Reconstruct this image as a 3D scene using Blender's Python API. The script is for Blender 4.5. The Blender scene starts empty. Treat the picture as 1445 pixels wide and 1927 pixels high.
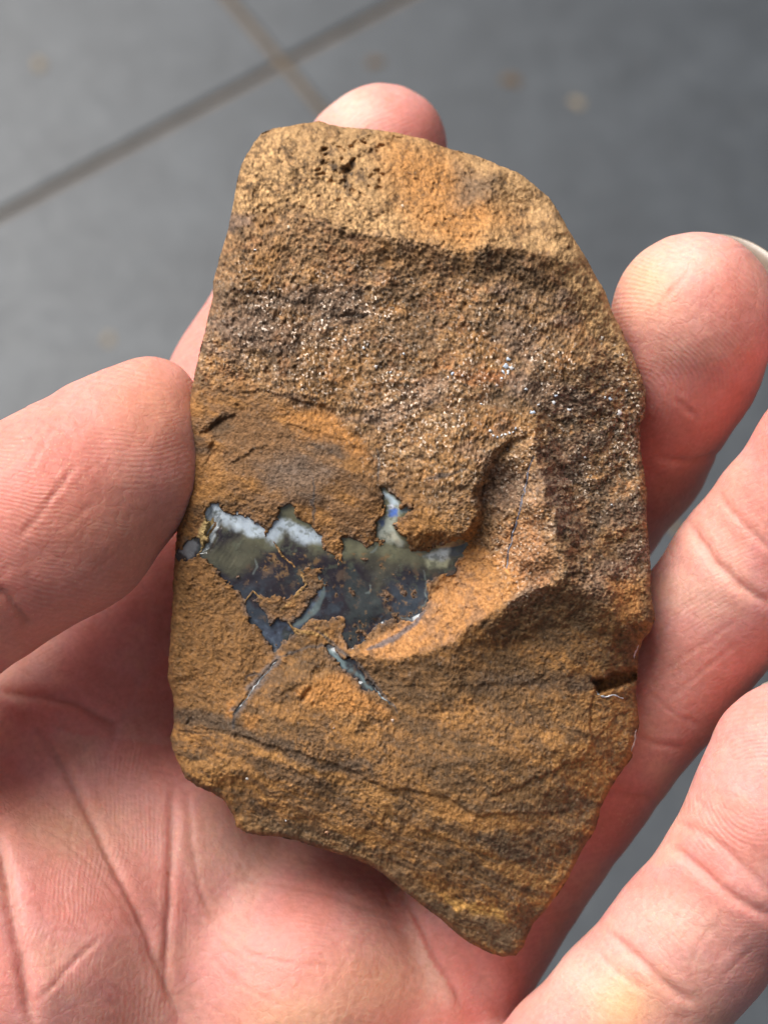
import bpy, bmesh, math, random
import numpy as np
from mathutils import Vector, Matrix
from mathutils.geometry import delaunay_2d_cdt

scene = bpy.context.scene
COL = scene.collection

# ------------------------------------------------------------------ camera
TILT = math.radians(25.6)            # camera looks down, tipped forward
CAM_H = 1.22                         # above the floor (m)
FOCUS = 180.0                        # mm, distance to the rock face
FPX, PCX, PCY = 3240.0, 722.5, 963.5   # focal length and centre in photograph pixels
RX = Vector((1, 0, 0))
UX = Vector((0, math.cos(TILT), math.sin(TILT)))
BX = Vector((0, -math.sin(TILT), math.cos(TILT)))
CROT = Matrix((RX, UX, BX)).transposed()
CPOS = Vector((0, 0, CAM_H))
cam = bpy.data.cameras.new('camera')
cam.sensor_fit = 'VERTICAL'
cam.sensor_height = 24.0
cam.lens = 24.0 * FPX / 1927.0
cam.clip_start = 0.01
cam.clip_end = 200
cam.dof.use_dof = True
cam.dof.focus_distance = FOCUS / 1000 - 0.001
cam.dof.aperture_fstop = cam.lens / 2.4
camo = bpy.data.objects.new('camera', cam)
COL.objects.link(camo)
camo.matrix_world = Matrix.Translation(CPOS) @ CROT.to_4x4()
scene.camera = camo

# ------------------------------------------------------------------ light
LC = Vector((-0.46, 0.72, 0.52)).normalized()      # towards the light, in the camera's axes
LW = (CROT @ LC).normalized()
elev = math.asin(LW.z)
azim = math.atan2(LW.x, LW.y)
world = bpy.data.worlds.new('World')
scene.world = world
world.use_nodes = True
wn = world.node_tree.nodes
wl = world.node_tree.links
wn.clear()
wo = wn.new('ShaderNodeOutputWorld')
bg = wn.new('ShaderNodeBackground')
sky = wn.new('ShaderNodeTexSky')
sky.sky_type = 'NISHITA'
sky.sun_disc = False
sky.sun_elevation = elev
sky.sun_rotation = azim
sky.air_density = 1.0
sky.dust_density = 6.0
sky.ozone_density = 1.0
hs = wn.new('ShaderNodeHueSaturation')
hs.inputs['Saturation'].default_value = 0.50       # overcast: pale, nearly neutral sky
wl.new(sky.outputs[0], hs.inputs['Color'])
wl.new(hs.outputs[0], bg.inputs['Color'])
bg.inputs['Strength'].default_value = 0.05
wl.new(bg.outputs[0], wo.inputs[0])
sun = bpy.data.lights.new('sun', 'SUN')
sun.energy = 3.1
sun.angle = math.radians(48)
sun.color = (1.0, 0.98, 0.95)
suno = bpy.data.objects.new('sun', sun)
COL.objects.link(suno)
suno.rotation_euler = (-LW).to_track_quat('-Z', 'Y').to_euler()
suno.location = (0, 0, 4)
scene.view_settings.view_transform = 'Standard'
scene.view_settings.look = 'None'
scene.view_settings.exposure = 0.72
scene.view_settings.gamma = 1.0
scene.render.engine = 'CYCLES'
scene.cycles.use_denoising = True
scene.cycles.max_bounces = 8

# ------------------------------------------------------------------ helpers
def tag(o, label=None, cat=None, group=None, kind=None):
    if label: o['label'] = label
    if cat: o['category'] = cat
    if group: o['group'] = group
    if kind: o['kind'] = kind
    return o

def loc3(px, py, z):
    """point seen at photograph pixel px,py, z mm nearer than the focus plane: x right, y up, z to the lens (mm)"""
    k = (FOCUS - z) / FPX
    return np.stack([(px - PCX) * k, -(py - PCY) * k, z + 0.0 * px], -1)

FRAME = Matrix.Translation(CPOS - BX * (FOCUS / 1000)) @ CROT.to_4x4()

def mesh_np(name, verts, quads, mat, origin=(0, 0, 0), parent=None, smooth=True):
    """verts in mm in the held frame -> object whose origin is at `origin` (mm in that frame)"""
    org = np.array(origin, dtype=float)
    v = ((verts - org) / 1000.0).astype(np.float32)
    me = bpy.data.meshes.new(name)
    me.vertices.add(len(v))
    me.vertices.foreach_set('co', v.ravel())
    q = np.asarray(quads, dtype=np.int32)
    n, w = q.shape
    me.loops.add(n * w)
    me.loops.foreach_set('vertex_index', q.ravel())
    me.polygons.add(n)
    me.polygons.foreach_set('loop_start', np.arange(0, n * w, w, dtype=np.int32))
    me.polygons.foreach_set('loop_total', np.full(n, w, dtype=np.int32))
    me.update(calc_edges=True)
    if smooth:
        me.polygons.foreach_set('use_smooth', np.ones(n, dtype=bool))
    me.materials.append(mat)
    o = bpy.data.objects.new(name, me)
    COL.objects.link(o)
    M = FRAME @ Matrix.Translation(Vector(org / 1000.0))
    if parent is not None:
        o.parent = parent
        o.matrix_parent_inverse = Matrix.Identity(4)
        o.matrix_basis = parent.matrix_basis.inverted() @ M
    else:
        o.matrix_basis = M
    return o

def add_attr(o, name, arr):
    me = o.data
    if arr.ndim == 2:
        a = me.attributes.new(name, 'FLOAT_COLOR', 'POINT')
        c = np.ones((len(arr), 4), dtype=np.float32)
        c[:, :3] = arr
        a.data.foreach_set('color', c.ravel())
    else:
        a = me.attributes.new(name, 'FLOAT', 'POINT')
        a.data.foreach_set('value', arr.astype(np.float32))

_rt = {}
def vnoise(x, y, seed):
    """smooth value noise, -1..1"""
    if seed not in _rt:
        _rt[seed] = np.random.default_rng(seed).uniform(-1, 1, (256, 256)).astype(np.float32)
    t = _rt[seed]
    xf = np.floor(x); yf = np.floor(y)
    fx = (x - xf).astype(np.float32); fy = (y - yf).astype(np.float32)
    xi = xf.astype(np.int32) & 255; yi = yf.astype(np.int32) & 255
    x1 = (xi + 1) & 255; y1 = (yi + 1) & 255
    fx = fx * fx * fx * (fx * (fx * 6 - 15) + 10)
    fy = fy * fy * fy * (fy * (fy * 6 - 15) + 10)
    return (t[yi, xi] * (1 - fx) + t[yi, x1] * fx) * (1 - fy) + (t[y1, xi] * (1 - fx) + t[y1, x1] * fx) * fy

def fbm(x, y, wl_, seed, octs=4, gain=0.5):
    s = 0; a = 1.0; tot = 0
    for i in range(octs):
        c, d = math.cos(1.1 * i + seed), math.sin(1.1 * i + seed)
        u = (x * c - y * d) / wl_ + 17.3 * i
        v = (x * d + y * c) / wl_ + 5.1 * i
        s = s + a * vnoise(u, v, seed * 10 + i)
        tot += a; a *= gain; wl_ /= 2.03
    return s / tot * 1.5

def sstep(a, b, x):
    t = np.clip((x - a) / (b - a), 0, 1)
    return t * t * (3 - 2 * t)

def seg_dist(x, y, pts, closed=False):
    """distance, arc position 0..1 and side sign of the nearest segment of a polyline"""
    pts = np.asarray(pts, dtype=np.float32)
    best = np.full(x.shape, 1e9, np.float32)
    side = np.zeros(x.shape, np.float32)
    arc = np.zeros(x.shape, np.float32)
    n = len(pts)
    seq = [(i, (i + 1) % n) for i in range(n if closed else n - 1)]
    L = [math.hypot(*(pts[b] - pts[a])) for a, b in seq]
    tot = sum(L); acc = 0
    for (a, b), l in zip(seq, L):
        ax, ay = pts[a]; dx, dy = pts[b] - pts[a]
        t = np.clip(((x - ax) * dx + (y - ay) * dy) / max(l * l, 1e-9), 0, 1)
        ex = x - ax - t * dx; ey = y - ay - t * dy
        d = np.sqrt(ex * ex + ey * ey)
        m = d < best
        best = np.where(m, d, best)
        side = np.where(m, np.sign(dx * ey - dy * ex), side)
        arc = np.where(m, (acc + t * l) / tot, arc)
        acc += l
    return best, arc, side

def in_poly(x, y, pts):
    r = np.zeros(x.shape, bool)
    n = len(pts)
    for i in range(n):
        x1, y1 = pts[i]; x2, y2 = pts[(i + 1) % n]
        if y1 == y2: continue
        c = ((y1 > y) != (y2 > y)) & (x < (x2 - x1) * (y - y1) / (y2 - y1) + x1)
        r ^= c
    return r

def gblur(a, s):
    """gaussian blur with mirrored edges"""
    p = int(3 * s) + 2
    b = np.pad(a, p, mode='reflect')
    fy = np.fft.fftfreq(b.shape[0])[:, None]; fx = np.fft.rfftfreq(b.shape[1])[None, :]
    g = np.exp(-2 * (math.pi * s) ** 2 * (fx * fx + fy * fy))
    r = np.fft.irfft2(np.fft.rfft2(b) * g, s=b.shape)
    return r[p:-p, p:-p].astype(np.float32)

class NT:
    """tiny node-tree builder"""
    def __init__(self, name):
        self.m = bpy.data.materials.new(name)
        self.m.use_nodes = True
        self.t = self.m.node_tree
        self.t.nodes.clear()
        self.out = self.t.nodes.new('ShaderNodeOutputMaterial')
        self.p = self.t.nodes.new('ShaderNodeBsdfPrincipled')
        self.t.links.new(self.p.outputs[0], self.out.inputs[0])
    def n(self, typ, **kw):
        nd = self.t.nodes.new(typ)
        for k, v in kw.items():
            if k.startswith('i_'):
                nd.inputs[k[2:].replace('_', ' ')].default_value = v
            else:
                setattr(nd, k, v)
        return nd
    def l(self, a, b): self.t.links.new(a, b)
    def sock(self, inp, v):
        if isinstance(v, bpy.types.NodeSocket): self.l(v, inp)
        else: inp.default_value = v
    def math(self, op, a, b=0.0, c=0.0, clamp=False):
        nd = self.n('ShaderNodeMath', operation=op, use_clamp=clamp)
        for i, v in enumerate((a, b, c)): self.sock(nd.inputs[i], v)
        return nd.outputs[0]
    def mix(self, f, a, b, blend='MIX'):
        nd = self.n('ShaderNodeMix', data_type='RGBA', blend_type=blend)
        self.sock(nd.inputs[0], f); self.sock(nd.inputs[6], a); self.sock(nd.inputs[7], b)
        return nd.outputs[2]
    def attr(self, name):
        return self.n('ShaderNodeAttribute', attribute_name=name)
    def coords(self): return self.n('ShaderNodeTexCoord').outputs['Object']
    def noise(self, scale, detail=4, rough=0.55, vec=None, dist=0.0):
        nd = self.n('ShaderNodeTexNoise')
        nd.inputs['Scale'].default_value = scale; nd.inputs['Detail'].default_value = detail
        nd.inputs['Roughness'].default_value = rough; nd.inputs['Distortion'].default_value = dist
        self.l(vec if vec is not None else self.coords(), nd.inputs['Vector'])
        return nd.outputs['Fac']
    def ramp(self, fac, stops):
        nd = self.n('ShaderNodeValToRGB')
        e = nd.color_ramp.elements
        while len(e) < len(stops): e.new(0.5)
        for k, (p, c) in zip(e, stops):
            k.position = p
            k.color = c if hasattr(c, '__len__') else (c, c, c, 1)
        self.l(fac, nd.inputs[0])
        return nd.outputs[0]
    def bump(self, height, strength, dist, normal=None):
        nd = self.n('ShaderNodeBump')
        nd.inputs['Strength'].default_value = strength
        nd.inputs['Distance'].default_value = dist
        self.l(height, nd.inputs['Height'])
        if normal is not None: self.l(normal, nd.inputs['Normal'])
        return nd.outputs[0]

# ------------------------------------------------------------------ floor: grout bed and square tiles
def floor_hit(px, py):
    d = CROT @ Vector(((px - PCX) / FPX, -(py - PCY) / FPX, -1.0))
    return CPOS + d * (CAM_H / -d.z)

def mat_grout():
    k = NT('grout')
    n = k.noise(60, 5)
    near_c = k.ramp(n, [(0.3, (0.115, 0.088, 0.062, 1)), (0.7, (0.175, 0.134, 0.095, 1))])
    ln = k.n('ShaderNodeVectorMath', operation='LENGTH'); k.l(k.n('ShaderNodeNewGeometry').outputs['Position'], ln.inputs[0])
    k.l(k.mix(k.math('GREATER_THAN', ln.outputs['Value'], 4.3), near_c, (0.045, 0.05, 0.056, 1)), k.p.inputs['Base Color'])   # paving goes on past the built tiles
    k.p.inputs['Roughness'].default_value = 0.95
    k.l(k.bump(k.noise(300, 4), 0.5, 0.001), k.p.inputs['Normal'])
    return k.m

def mat_tile():
    k = NT('slate_tile')
    geo = k.n('ShaderNodeNewGeometry').outputs['Position']
    n = k.noise(9, 6, 0.6, geo)
    n2 = k.noise(70, 5, 0.65, geo)
    c = k.ramp(n, [(0.25, (0.030, 0.035, 0.041, 1)), (0.75, (0.048, 0.055, 0.063, 1))])
    c = k.mix(k.math('MULTIPLY', k.ramp(n2, [(0.62, 0.0), (0.78, 1.0)]), 0.35), c, (0.16, 0.15, 0.135, 1))
    n3 = k.noise(26, 3, 0.55, geo)
    c = k.mix(0.45, c, k.ramp(n3, [(0.32, (0.72, 0.72, 0.72, 1)), (0.5, (1, 1, 1, 1)), (0.68, (1.5, 1.47, 1.42, 1))]), 'MULTIPLY')
    k.l(c, k.p.inputs['Base Color'])
    k.l(k.ramp(n2, [(0.3, 0.37), (0.7, 0.50)]), k.p.inputs['Roughness'])
    k.l(k.bump(n2, 0.25, 0.0015), k.p.inputs['Normal'])
    return k.m

P0 = floor_hit(533, 118)
Pa = floor_hit(0, 415); Pa2 = floor_hit(770, 0)
ang = math.atan2(Pa2.y - Pa.y, Pa2.x - Pa.x)
TILE, GAP = 0.60, 0.0075
bed = bpy.data.meshes.new('floor')
bed.from_pydata([(-30, -30, -0.004), (30, -30, -0.004), (30, 30, -0.004), (-30, 30, -0.004)], [], [(0, 1, 2, 3)])
bed.materials.append(mat_grout())
floor = bpy.data.objects.new('floor', bed)
COL.objects.link(floor)
tag(floor, 'grey square paving tiles with brownish grout lines below the hand', kind='structure')
bm = bmesh.new()
bmesh.ops.create_cube(bm, size=1.0, matrix=Matrix.Diagonal((TILE - GAP, TILE - GAP, 0.012, 1)))
bmesh.ops.delete(bm, geom=[f for f in bm.faces if f.normal.z < -0.5], context='FACES')
bmesh.ops.bevel(bm, geom=[e for e in bm.edges if all(v.co.z > 0 for v in e.verts)], offset=0.0018, segments=1, affect='EDGES')
tme = bpy.data.meshes.new('tile')
bm.to_mesh(tme); bm.free()
tme.materials.append(mat_tile())
random.seed(4)
ca, sa = math.cos(ang), math.sin(ang)
for i in range(-7, 8):
    for j in range(-7, 8):
        u, v = (i + 0.5) * TILE, (j + 0.5) * TILE
        o = bpy.data.objects.new('tile', tme)
        o.location = (P0.x + u * ca - v * sa, P0.y + u * sa + v * ca, -0.006 + random.uniform(-0.0004, 0.0004))
        o.rotation_euler = (random.uniform(-0.001, 0.001), random.uniform(-0.001, 0.001), ang)
        o.parent = floor
        COL.objects.link(o)

# dried mud crumbs on the tiles (far out of focus)
def mat_mud(name, c0, c1):
    k = NT(name)
    k.l(k.ramp(k.noise(500, 4), [(0.3, c0), (0.7, c1)]), k.p.inputs['Base Color'])
    k.p.inputs['Roughness'].default_value = 1.0
    return k.m
mud = mat_mud('dried_mud', (0.07, 0.045, 0.022, 1), (0.14, 0.085, 0.04, 1))
mud_pale = mat_mud('pale_mud', (0.20, 0.16, 0.10, 1), (0.27, 0.21, 0.14, 1))
def crumb(px, py, r, m, label, seed):
    rnd = random.Random(seed)
    b = bmesh.new()
    bmesh.ops.create_icosphere(b, subdivisions=3, radius=1.0)
    for v in b.verts:
        a = math.atan2(v.co.y, v.co.x)
        k = 1 + 0.22 * math.sin(2 * a + seed) + 0.14 * math.sin(3 * a + 2 * seed) + 0.08 * math.sin(7 * a) + rnd.uniform(-.05, .05)
        v.co = Vector((v.co.x * k * r, v.co.y * k * r, max(v.co.z, -0.05) * r * 0.3 * (1 + rnd.uniform(-.2, .2))))
    me = bpy.data.meshes.new('mud_crumb'); b.to_mesh(me); b.free()
    me.materials.append(m)
    o = bpy.data.objects.new('mud_crumb', me); COL.objects.link(o)
    p = floor_hit(px, py)
    o.location = (p.x, p.y, 0.0002)
    tag(o, label, 'mud crumb', 'mud crumbs on the tiles')
crumb(706, 118, 0.0062, mud, 'blurred dark mud spot on grey tile above the fingertip at the rock top', 1)
crumb(962, 152, 0.0070, mud, 'blurred brown mud spot on grey tile right of the topmost fingertip', 2)
crumb(1086, 194, 0.0055, mud_pale, 'pale tan mud speck on grey tile, farthest right of the specks', 3)
crumb(75, 122, 0.0060, mud_pale, 'pale mud speck on the top left grey tile left of the grout crossing', 4)
crumb(205, 640, 0.0050, mud_pale, 'faint tan mud speck on grey tile just above the thumb', 5)

# ------------------------------------------------------------------ THE ROCK
OUT = [(478,268),(492,252),(515,242),(545,237),(575,231),(600,227),(618,234),(650,240),(690,243),(730,247),(765,254),(800,262),
(835,277),(870,287),(905,296),(945,313),(975,325),(1005,348),(1030,370),(1052,398),(1068,430),(1085,458),(1105,490),(1120,520),
(1138,550),(1152,590),(1168,620),(1185,655),(1198,690),(1210,720),(1215,745),(1212,785),(1203,800),(1205,850),(1211,890),
(1217,930),(1217,985),(1222,1040),(1224,1080),(1222,1110),(1230,1145),(1232,1165),(1222,1190),(1208,1207),(1200,1230),
(1200,1255),(1196,1300),(1200,1335),(1202,1360),(1195,1395),(1188,1425),(1170,1450),(1150,1480),(1130,1520),(1120,1560),
(1100,1590),(1085,1620),(1070,1650),(1050,1680),(1030,1710),(1005,1735),(995,1755),(985,1780),(970,1798),(945,1800),(920,1792),
(890,1778),(860,1758),(830,1730),(800,1707),(770,1685),(740,1660),(715,1640),(690,1625),(655,1613),(620,1602),(590,1592),
(560,1582),(530,1575),(490,1573),(465,1568),(445,1555),(440,1535),(420,1505),(395,1490),(370,1480),(350,1465),(338,1440),
(325,1410),(321,1390),(328,1360),(326,1310),(316,1280),(318,1240),(322,1180),(326,1120),(328,1060),(333,1000),(340,940),
(346,890),(348,850),(352,790),(360,740),(370,690),(380,650),(390,605),(400,560),(402,530),(415,480),(430,430),(438,390),(445,350),(455,310)]
MS = 1.5
MX0, MY0, MX1, MY1 = 296, 206, 1252, 1822
gx = np.arange(MX0, MX1, MS, dtype=np.float32)
gy = np.arange(MY0, MY1, MS, dtype=np.float32)
X, Y = np.meshgrid(gx, gy)

ridges = [   # (polyline, z values): crests, hollows and breaks of the stone face
 [(520,330,-1.6),(560,400,-0.2),(620,430,0.4),(700,442,0.9),(790,458,1.5),(880,470,1.9),(960,462,1.9),(1030,482,1.7),(1090,570,0.3),(1130,650,-0.6),(1168,720,-1.2)],
 [(700,478,0.4),(790,500,0.8),(880,512,0.9),(955,512,1.0),(1008,540,0.9)],
 [(915,858,2.3),(893,920,2.8),(897,975,2.8),(868,1006,2.6)],
 [(928,866,0.7),(908,925,-0.1),(910,988,0.0),(882,1020,0.2)],
 [(996,745,2.4),(1000,800,3.4),(1004,860,4.6),(1026,930,5.6),(1050,1010,6.2),(1068,1080,6.4)],
 [(662,1236,-0.4),(720,1240,0.3),(770,1234,0.9),(850,1208,2.1),(928,1150,3.9),(1000,1114,4.8),(1068,1086,5.7),(1126,1120,4.6),(1166,1174,3.2),(1210,1165,0.6)],
 [(680,1272,-.8),(770,1282,.25),(860,1272,1.0),(950,1222,1.3),(1020,1186,1.2),(1090,1178,1.9),(1140,1214,1.2),(1190,1228,-0.8)],
 [(545,1238,-1.9),(600,1236,-1.7),(650,1262,-1.2),(700,1308,-0.5)],
 [(530,1300,-0.4),(580,1272,-0.1),(640,1285,0.0),(700,1325,0.5),(742,1346,0.2)],
 [(380,955,-1.9),(470,985,-1.7),(600,1030,-1.2),(720,1045,-0.8),(850,1040,-0.1)],
 [(390,1040,-2.2),(460,1120,-2.4),(510,1230,-2.3)],
]
loose = [(520,280,-5),(640,300,-3.8),(760,300,-4.2),(880,340,-3.6),(980,400,-2.4),(760,380,-1.0),(900,410,-0.4),
 (480,480,-0.4),(450,560,-0.7),(440,640,-0.9),(600,560,0.3),(750,600,0.5),(900,620,0.9),(1020,640,1.1),(1080,700,0.8),
 (420,720,-1.2),(600,720,0.2),(750,740,1.0),(850,720,1.4),(940,730,1.7),(1100,800,0.2),(1180,830,-1.6),(400,800,-1.8),(380,890,-2.4),
 (520,850,-.5),(640,880,0.6),(720,900,1.3),(560,940,-.3),(450,920,-1.3),(800,820,1.8),(830,920,2.5),(760,950,1.7),(790,1005,1.9),
 (1046,800,0.9),(1062,900,0.6),(1100,1000,0.9),(1130,1070,2.2),(1190,950,-1.4),(1195,1060,-1.2),(962,900,0.5),(955,980,1.0),(955,1060,2.2),(985,1095,3.6),
 (735,1185,-1.2),(795,1140,-1.0),(840,1085,-.9),(900,1050,0.4),(925,1090,2.0),(860,1160,1.5),
 (480,1065,-2.2),(600,1090,-1.8),(720,1100,-1.2),(790,1090,-.7),(660,1190,-1.7),(570,1160,-2.1),
 (360,1060,-2.9),(400,1150,-2.4),(455,1220,-1.9),(380,1260,-2.4),(350,1330,-2.9),(440,1330,-1.4),
 (520,1380,0.0),(640,1400,0.6),(800,1350,0.3),(950,1310,0.6),(1060,1290,0.8),(1150,1340,-.3),(800,1440,1.0),(950,1420,1.4),(1080,1400,0.9),
 (1150,1400,-.6),(420,1440,-0.9),(560,1470,0.2),(720,1520,0.4),(880,1560,0.2),(1000,1540,0.0),(1080,1560,-.9),(480,1520,-1.9),(620,1560,-1.2),
 (760,1620,-1.4),(880,1680,-1.9),(980,1640,-1.5),(960,1740,-3.2),(900,1740,-2.9)]
P2, Z2, E2 = [], [], []
for line in ridges:
    for q, (a, b, c) in enumerate(line):
        if q: E2.append((len(P2) - 1, len(P2)))
        P2.append((a, b)); Z2.append(c)
for a, b, c in loose:
    P2.append((a, b)); Z2.append(c)
nin = len(P2)
inner = np.array(P2); innerz = np.array(Z2)
for (a, b) in OUT:
    d = np.hypot(inner[:, 0] - a, inner[:, 1] - b)
    w = 1 / (d + 15) ** 3
    ext = 1.6 + (2.6 if b < 300 else 0)
    P2.append((a, b)); Z2.append(float((w * innerz).sum() / w.sum()) - ext)
cv, ce, cf, ov, oe, of_ = delaunay_2d_cdt([Vector(p) for p in P2], E2, [], 0, 1e-4)
cz = []
for k, o_ in enumerate(ov):
    if o_: cz.append(np.mean([Z2[i] for i in o_]))
    else:
        d = np.hypot(inner[:, 0] - cv[k][0], inner[:, 1] - cv[k][1]); cz.append(float(innerz[np.argmin(d)]))
H = np.full(X.shape, np.nan, np.float32)
for tri in cf:
    (x1, y1), (x2, y2), (x3, y3) = [tuple(cv[i]) for i in tri[:3]]
    z1, z2, z3 = [cz[i] for i in tri[:3]]
    i0 = max(int((min(x1, x2, x3) - MX0) / MS), 0); i1 = min(int((max(x1, x2, x3) - MX0) / MS) + 2, X.shape[1])
    j0 = max(int((min(y1, y2, y3) - MY0) / MS), 0); j1 = min(int((max(y1, y2, y3) - MY0) / MS) + 2, X.shape[0])
    if i1 <= i0 or j1 <= j0: continue
    xs, ys = X[j0:j1, i0:i1], Y[j0:j1, i0:i1]
    det = (y2 - y3) * (x1 - x3) + (x3 - x2) * (y1 - y3)
    if abs(det) < 1e-9: continue
    a = ((y2 - y3) * (xs - x3) + (x3 - x2) * (ys - y3)) / det
    b = ((y3 - y1) * (xs - x3) + (x1 - x3) * (ys - y3)) / det
    c = 1 - a - b
    m = (a >= -1e-4) & (b >= -1e-4) & (c >= -1e-4)
    sub = H[j0:j1, i0:i1]
    sub[m] = (a * z1 + b * z2 + c * z3)[m]
okm = np.isfinite(H)
H = np.where(okm, H, -4).astype(np.float32)
w8 = gblur(okm.astype(np.float32), 7) + 1e-4
soft = gblur(H * okm, 7) / w8
w3 = gblur(okm.astype(np.float32), 1.3) + 1e-4
crisp = gblur(H * okm, 1.3) / w3
wn1 = fbm(X, Y, 60, 3, 3)
H = np.where(okm, 1.18 * (soft * 0.22 + crisp * 0.78), np.where(w8 > 0.01, 1.18 * soft, -6)).astype(np.float32)

WX = X + 16 * fbm(X, Y, 70, 5, 5, 0.6) + 2.5 * fbm(X, Y, 7, 6, 2)
WY = Y + 16 * fbm(X, Y, 70, 7, 5, 0.6) + 2.5 * fbm(X, Y, 7, 8, 2)
RX_ = X + 5 * fbm(X, Y, 26, 9, 4, 0.65)
RY_ = Y + 5 * fbm(X, Y, 26, 10, 4, 0.65)
def samp(m, px, py):
    u = np.clip((px - MX0) / MS, 0, X.shape[1] - 1.001); v = np.clip((py - MY0) / MS, 0, X.shape[0] - 1.001)
    i = u.astype(int); j = v.astype(int)
    fu = u - i; fv = v - j
    if m.ndim == 3: fu = fu[..., None]; fv = fv[..., None]
    return (m[j, i] * (1 - fu) + m[j, i + 1] * fu) * (1 - fv) + (m[j + 1, i] * (1 - fu) + m[j + 1, i + 1] * fu) * fv
H = samp(H, X + 9 * fbm(X, Y, 34, 19, 5, 0.62), Y + 9 * fbm(X, Y, 34, 20, 5, 0.62)).astype(np.float32)
BASE = H.copy()

JX = fbm(X, Y, 20, 25, 5, 0.72); JY = fbm(X, Y, 20, 26, 5, 0.72)
def region(pts, softpx=20, warp=1, grow=0.0):
    x, y = ((RX_, RY_), (WX, WY), (X + 9 * JX, Y + 9 * JY))[warp]
    xs = [p[0] for p in pts]; ys = [p[1] for p in pts]
    r = np.zeros(X.shape, np.float32)
    pad = softpx + 40
    i0 = max(int((min(xs) - pad - MX0) / MS), 0); i1 = min(int((max(xs) + pad - MX0) / MS) + 1, X.shape[1])
    j0 = max(int((min(ys) - pad - MY0) / MS), 0); j1 = min(int((max(ys) + pad - MY0) / MS) + 1, X.shape[0])
    a, b = x[j0:j1, i0:i1], y[j0:j1, i0:i1]
    d, _, _ = seg_dist(a, b, pts, True)
    sd = np.where(in_poly(a, b, pts), d, -d)
    r[j0:j1, i0:i1] = sstep(-softpx, softpx, sd + grow)
    return r

def line_mask(pts, w, warp=0.5, taper=True):
    x = X + warp * (RX_ - X); y = Y + warp * (RY_ - Y)
    d, t, _ = seg_dist(x, y, pts)
    ww = w * (np.sqrt(np.clip(np.sin(np.pi * np.clip(t, 0.02, 0.98)), 0, 1)) if taper else 1.0)
    return 1 - sstep(ww * 0.5, ww * 1.2 + 0.8, d)

edge_d, _, _ = seg_dist(X, Y, OUT, True)
UP = region([(380,360),(480,250),(640,330),(800,440),(1000,460),(1120,560),(1240,760),(1240,1120),(1140,1150),(1060,1110),(950,1160),(945,1050),(900,1000),(800,930),(720,900),(690,830),(600,780),(470,730),(350,720)], 40)
TOP = region([(430,220),(420,400),(470,410),(560,395),(650,430),(780,452),(890,468),(1030,470),(1095,580),(1150,680),(1230,740),(1230,500),(1000,220)], 14)
SPARK = region([(370,500),(600,500),(900,540),(1100,600),(1240,700),(1240,1050),(1130,1120),(1060,1090),(960,1130),(940,1050),(900,1000),(780,900),(720,890),(700,830),(600,770),(470,720),(350,700)], 40)
OCH = region([(340,740),(430,745),(560,770),(650,820),(700,880),(700,990),(600,1000),(520,960),(400,930),(330,960)], 30)
FACE = region([(665,1236),(740,1180),(820,1110),(870,1020),(960,1050),(990,1100),(930,1150),(850,1210),(760,1240)], 8, 0)
LOWL = region([(310,1010),(390,1040),(470,1150),(520,1240),(440,1340),(310,1345)], 10)
BOT = region([(300,1350),(420,1370),(540,1410),(740,1480),(900,1545),(1130,1530),(1130,1830),(300,1830)], 10)

# ledges: little fractures where one side stands proud
def ledge(pts, h, reach, w=2.0, warp=1.0):
    global H
    x = X + warp * (RX_ - X); y = Y + warp * (RY_ - Y)
    xs = [p[0] for p in pts]; ys = [p[1] for p in pts]
    pad = reach * 3
    i0 = max(int((min(xs) - pad - MX0) / MS), 0); i1 = min(int((max(xs) + pad - MX0) / MS) + 1, X.shape[1])
    j0 = max(int((min(ys) - pad - MY0) / MS), 0); j1 = min(int((max(ys) + pad - MY0) / MS) + 1, X.shape[0])
    d, t, s = seg_dist(x[j0:j1, i0:i1], y[j0:j1, i0:i1], pts)
    sd = -d * s                                    # left of travel (image up when going right) positive
    k = np.exp(-d / reach) * np.clip(np.sin(np.pi * np.clip(t, 0.0, 1.0)) * 2.2, 0, 1)
    H[j0:j1, i0:i1] += 0.66 * h * 0.5 * np.tanh(sd / w) * k
ledge([(322,1362),(400,1370),(520,1405),(620,1432),(720,1478),(840,1502),(900,1537),(960,1531),(1115,1527)], 0.55, 26, 2.5)
ledge([(640,1462),(760,1545),(860,1590),(960,1622),(1090,1598)], 0.35, 22)
ledge([(700,1600),(800,1650),(900,1712),(1010,1738)], 0.45, 18)
ledge([(430,1420),(560,1450),(650,1500),(720,1560),(790,1600)], 0.25, 20)
ledge([(436,738),(500,735),(560,752),(640,772),(720,770)], 0.55, 16)
ledge([(395,552),(480,548),(560,565),(640,585),(740,600)], 0.50, 18)
ledge([(520,790),(600,812),(660,836),(700,850)], 0.35, 12)
ledge([(430,880),(470,852),(500,836)], 0.45, 10)
ledge([(380,815),(410,790),(450,775)], 0.9, 14)
ledge([(690,1290),(800,1292),(960,1286),(1100,1272)], 0.30, 16)
ledge([(780,1330),(900,1342),(1010,1330),(1100,1310)], 0.20, 14)
ledge([(940,1010),(1040,990),(1140,1010),(1230,980)], 0.25, 14)
ledge([(1110,1000),(1150,1090),(1190,1060),(1225,1010)], 0.8, 14)
ledge([(700,480),(640,470),(590,440)], -0.35, 14)
ledge([(700,420),(730,380),(745,330)], 0.2, 14)
ledge([(860,300),(900,340),(880,390),(840,420)], 0.3, 20)
ledge([(1115,1300),(1112,1340),(1108,1385)], -0.7, 12, 1.5)
ledge([(1120,1390),(1165,1345),(1190,1330)], 0.4, 9)
ledge([(905,1500),(980,1480),(1080,1430),(1140,1430)], 0.5, 20)
ledge([(650,1215),(560,1290),(500,1320)], -0.3, 16)
ledge([(345,1040),(362,1090),(350,1150),(365,1200)], -0.35, 14)
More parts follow.
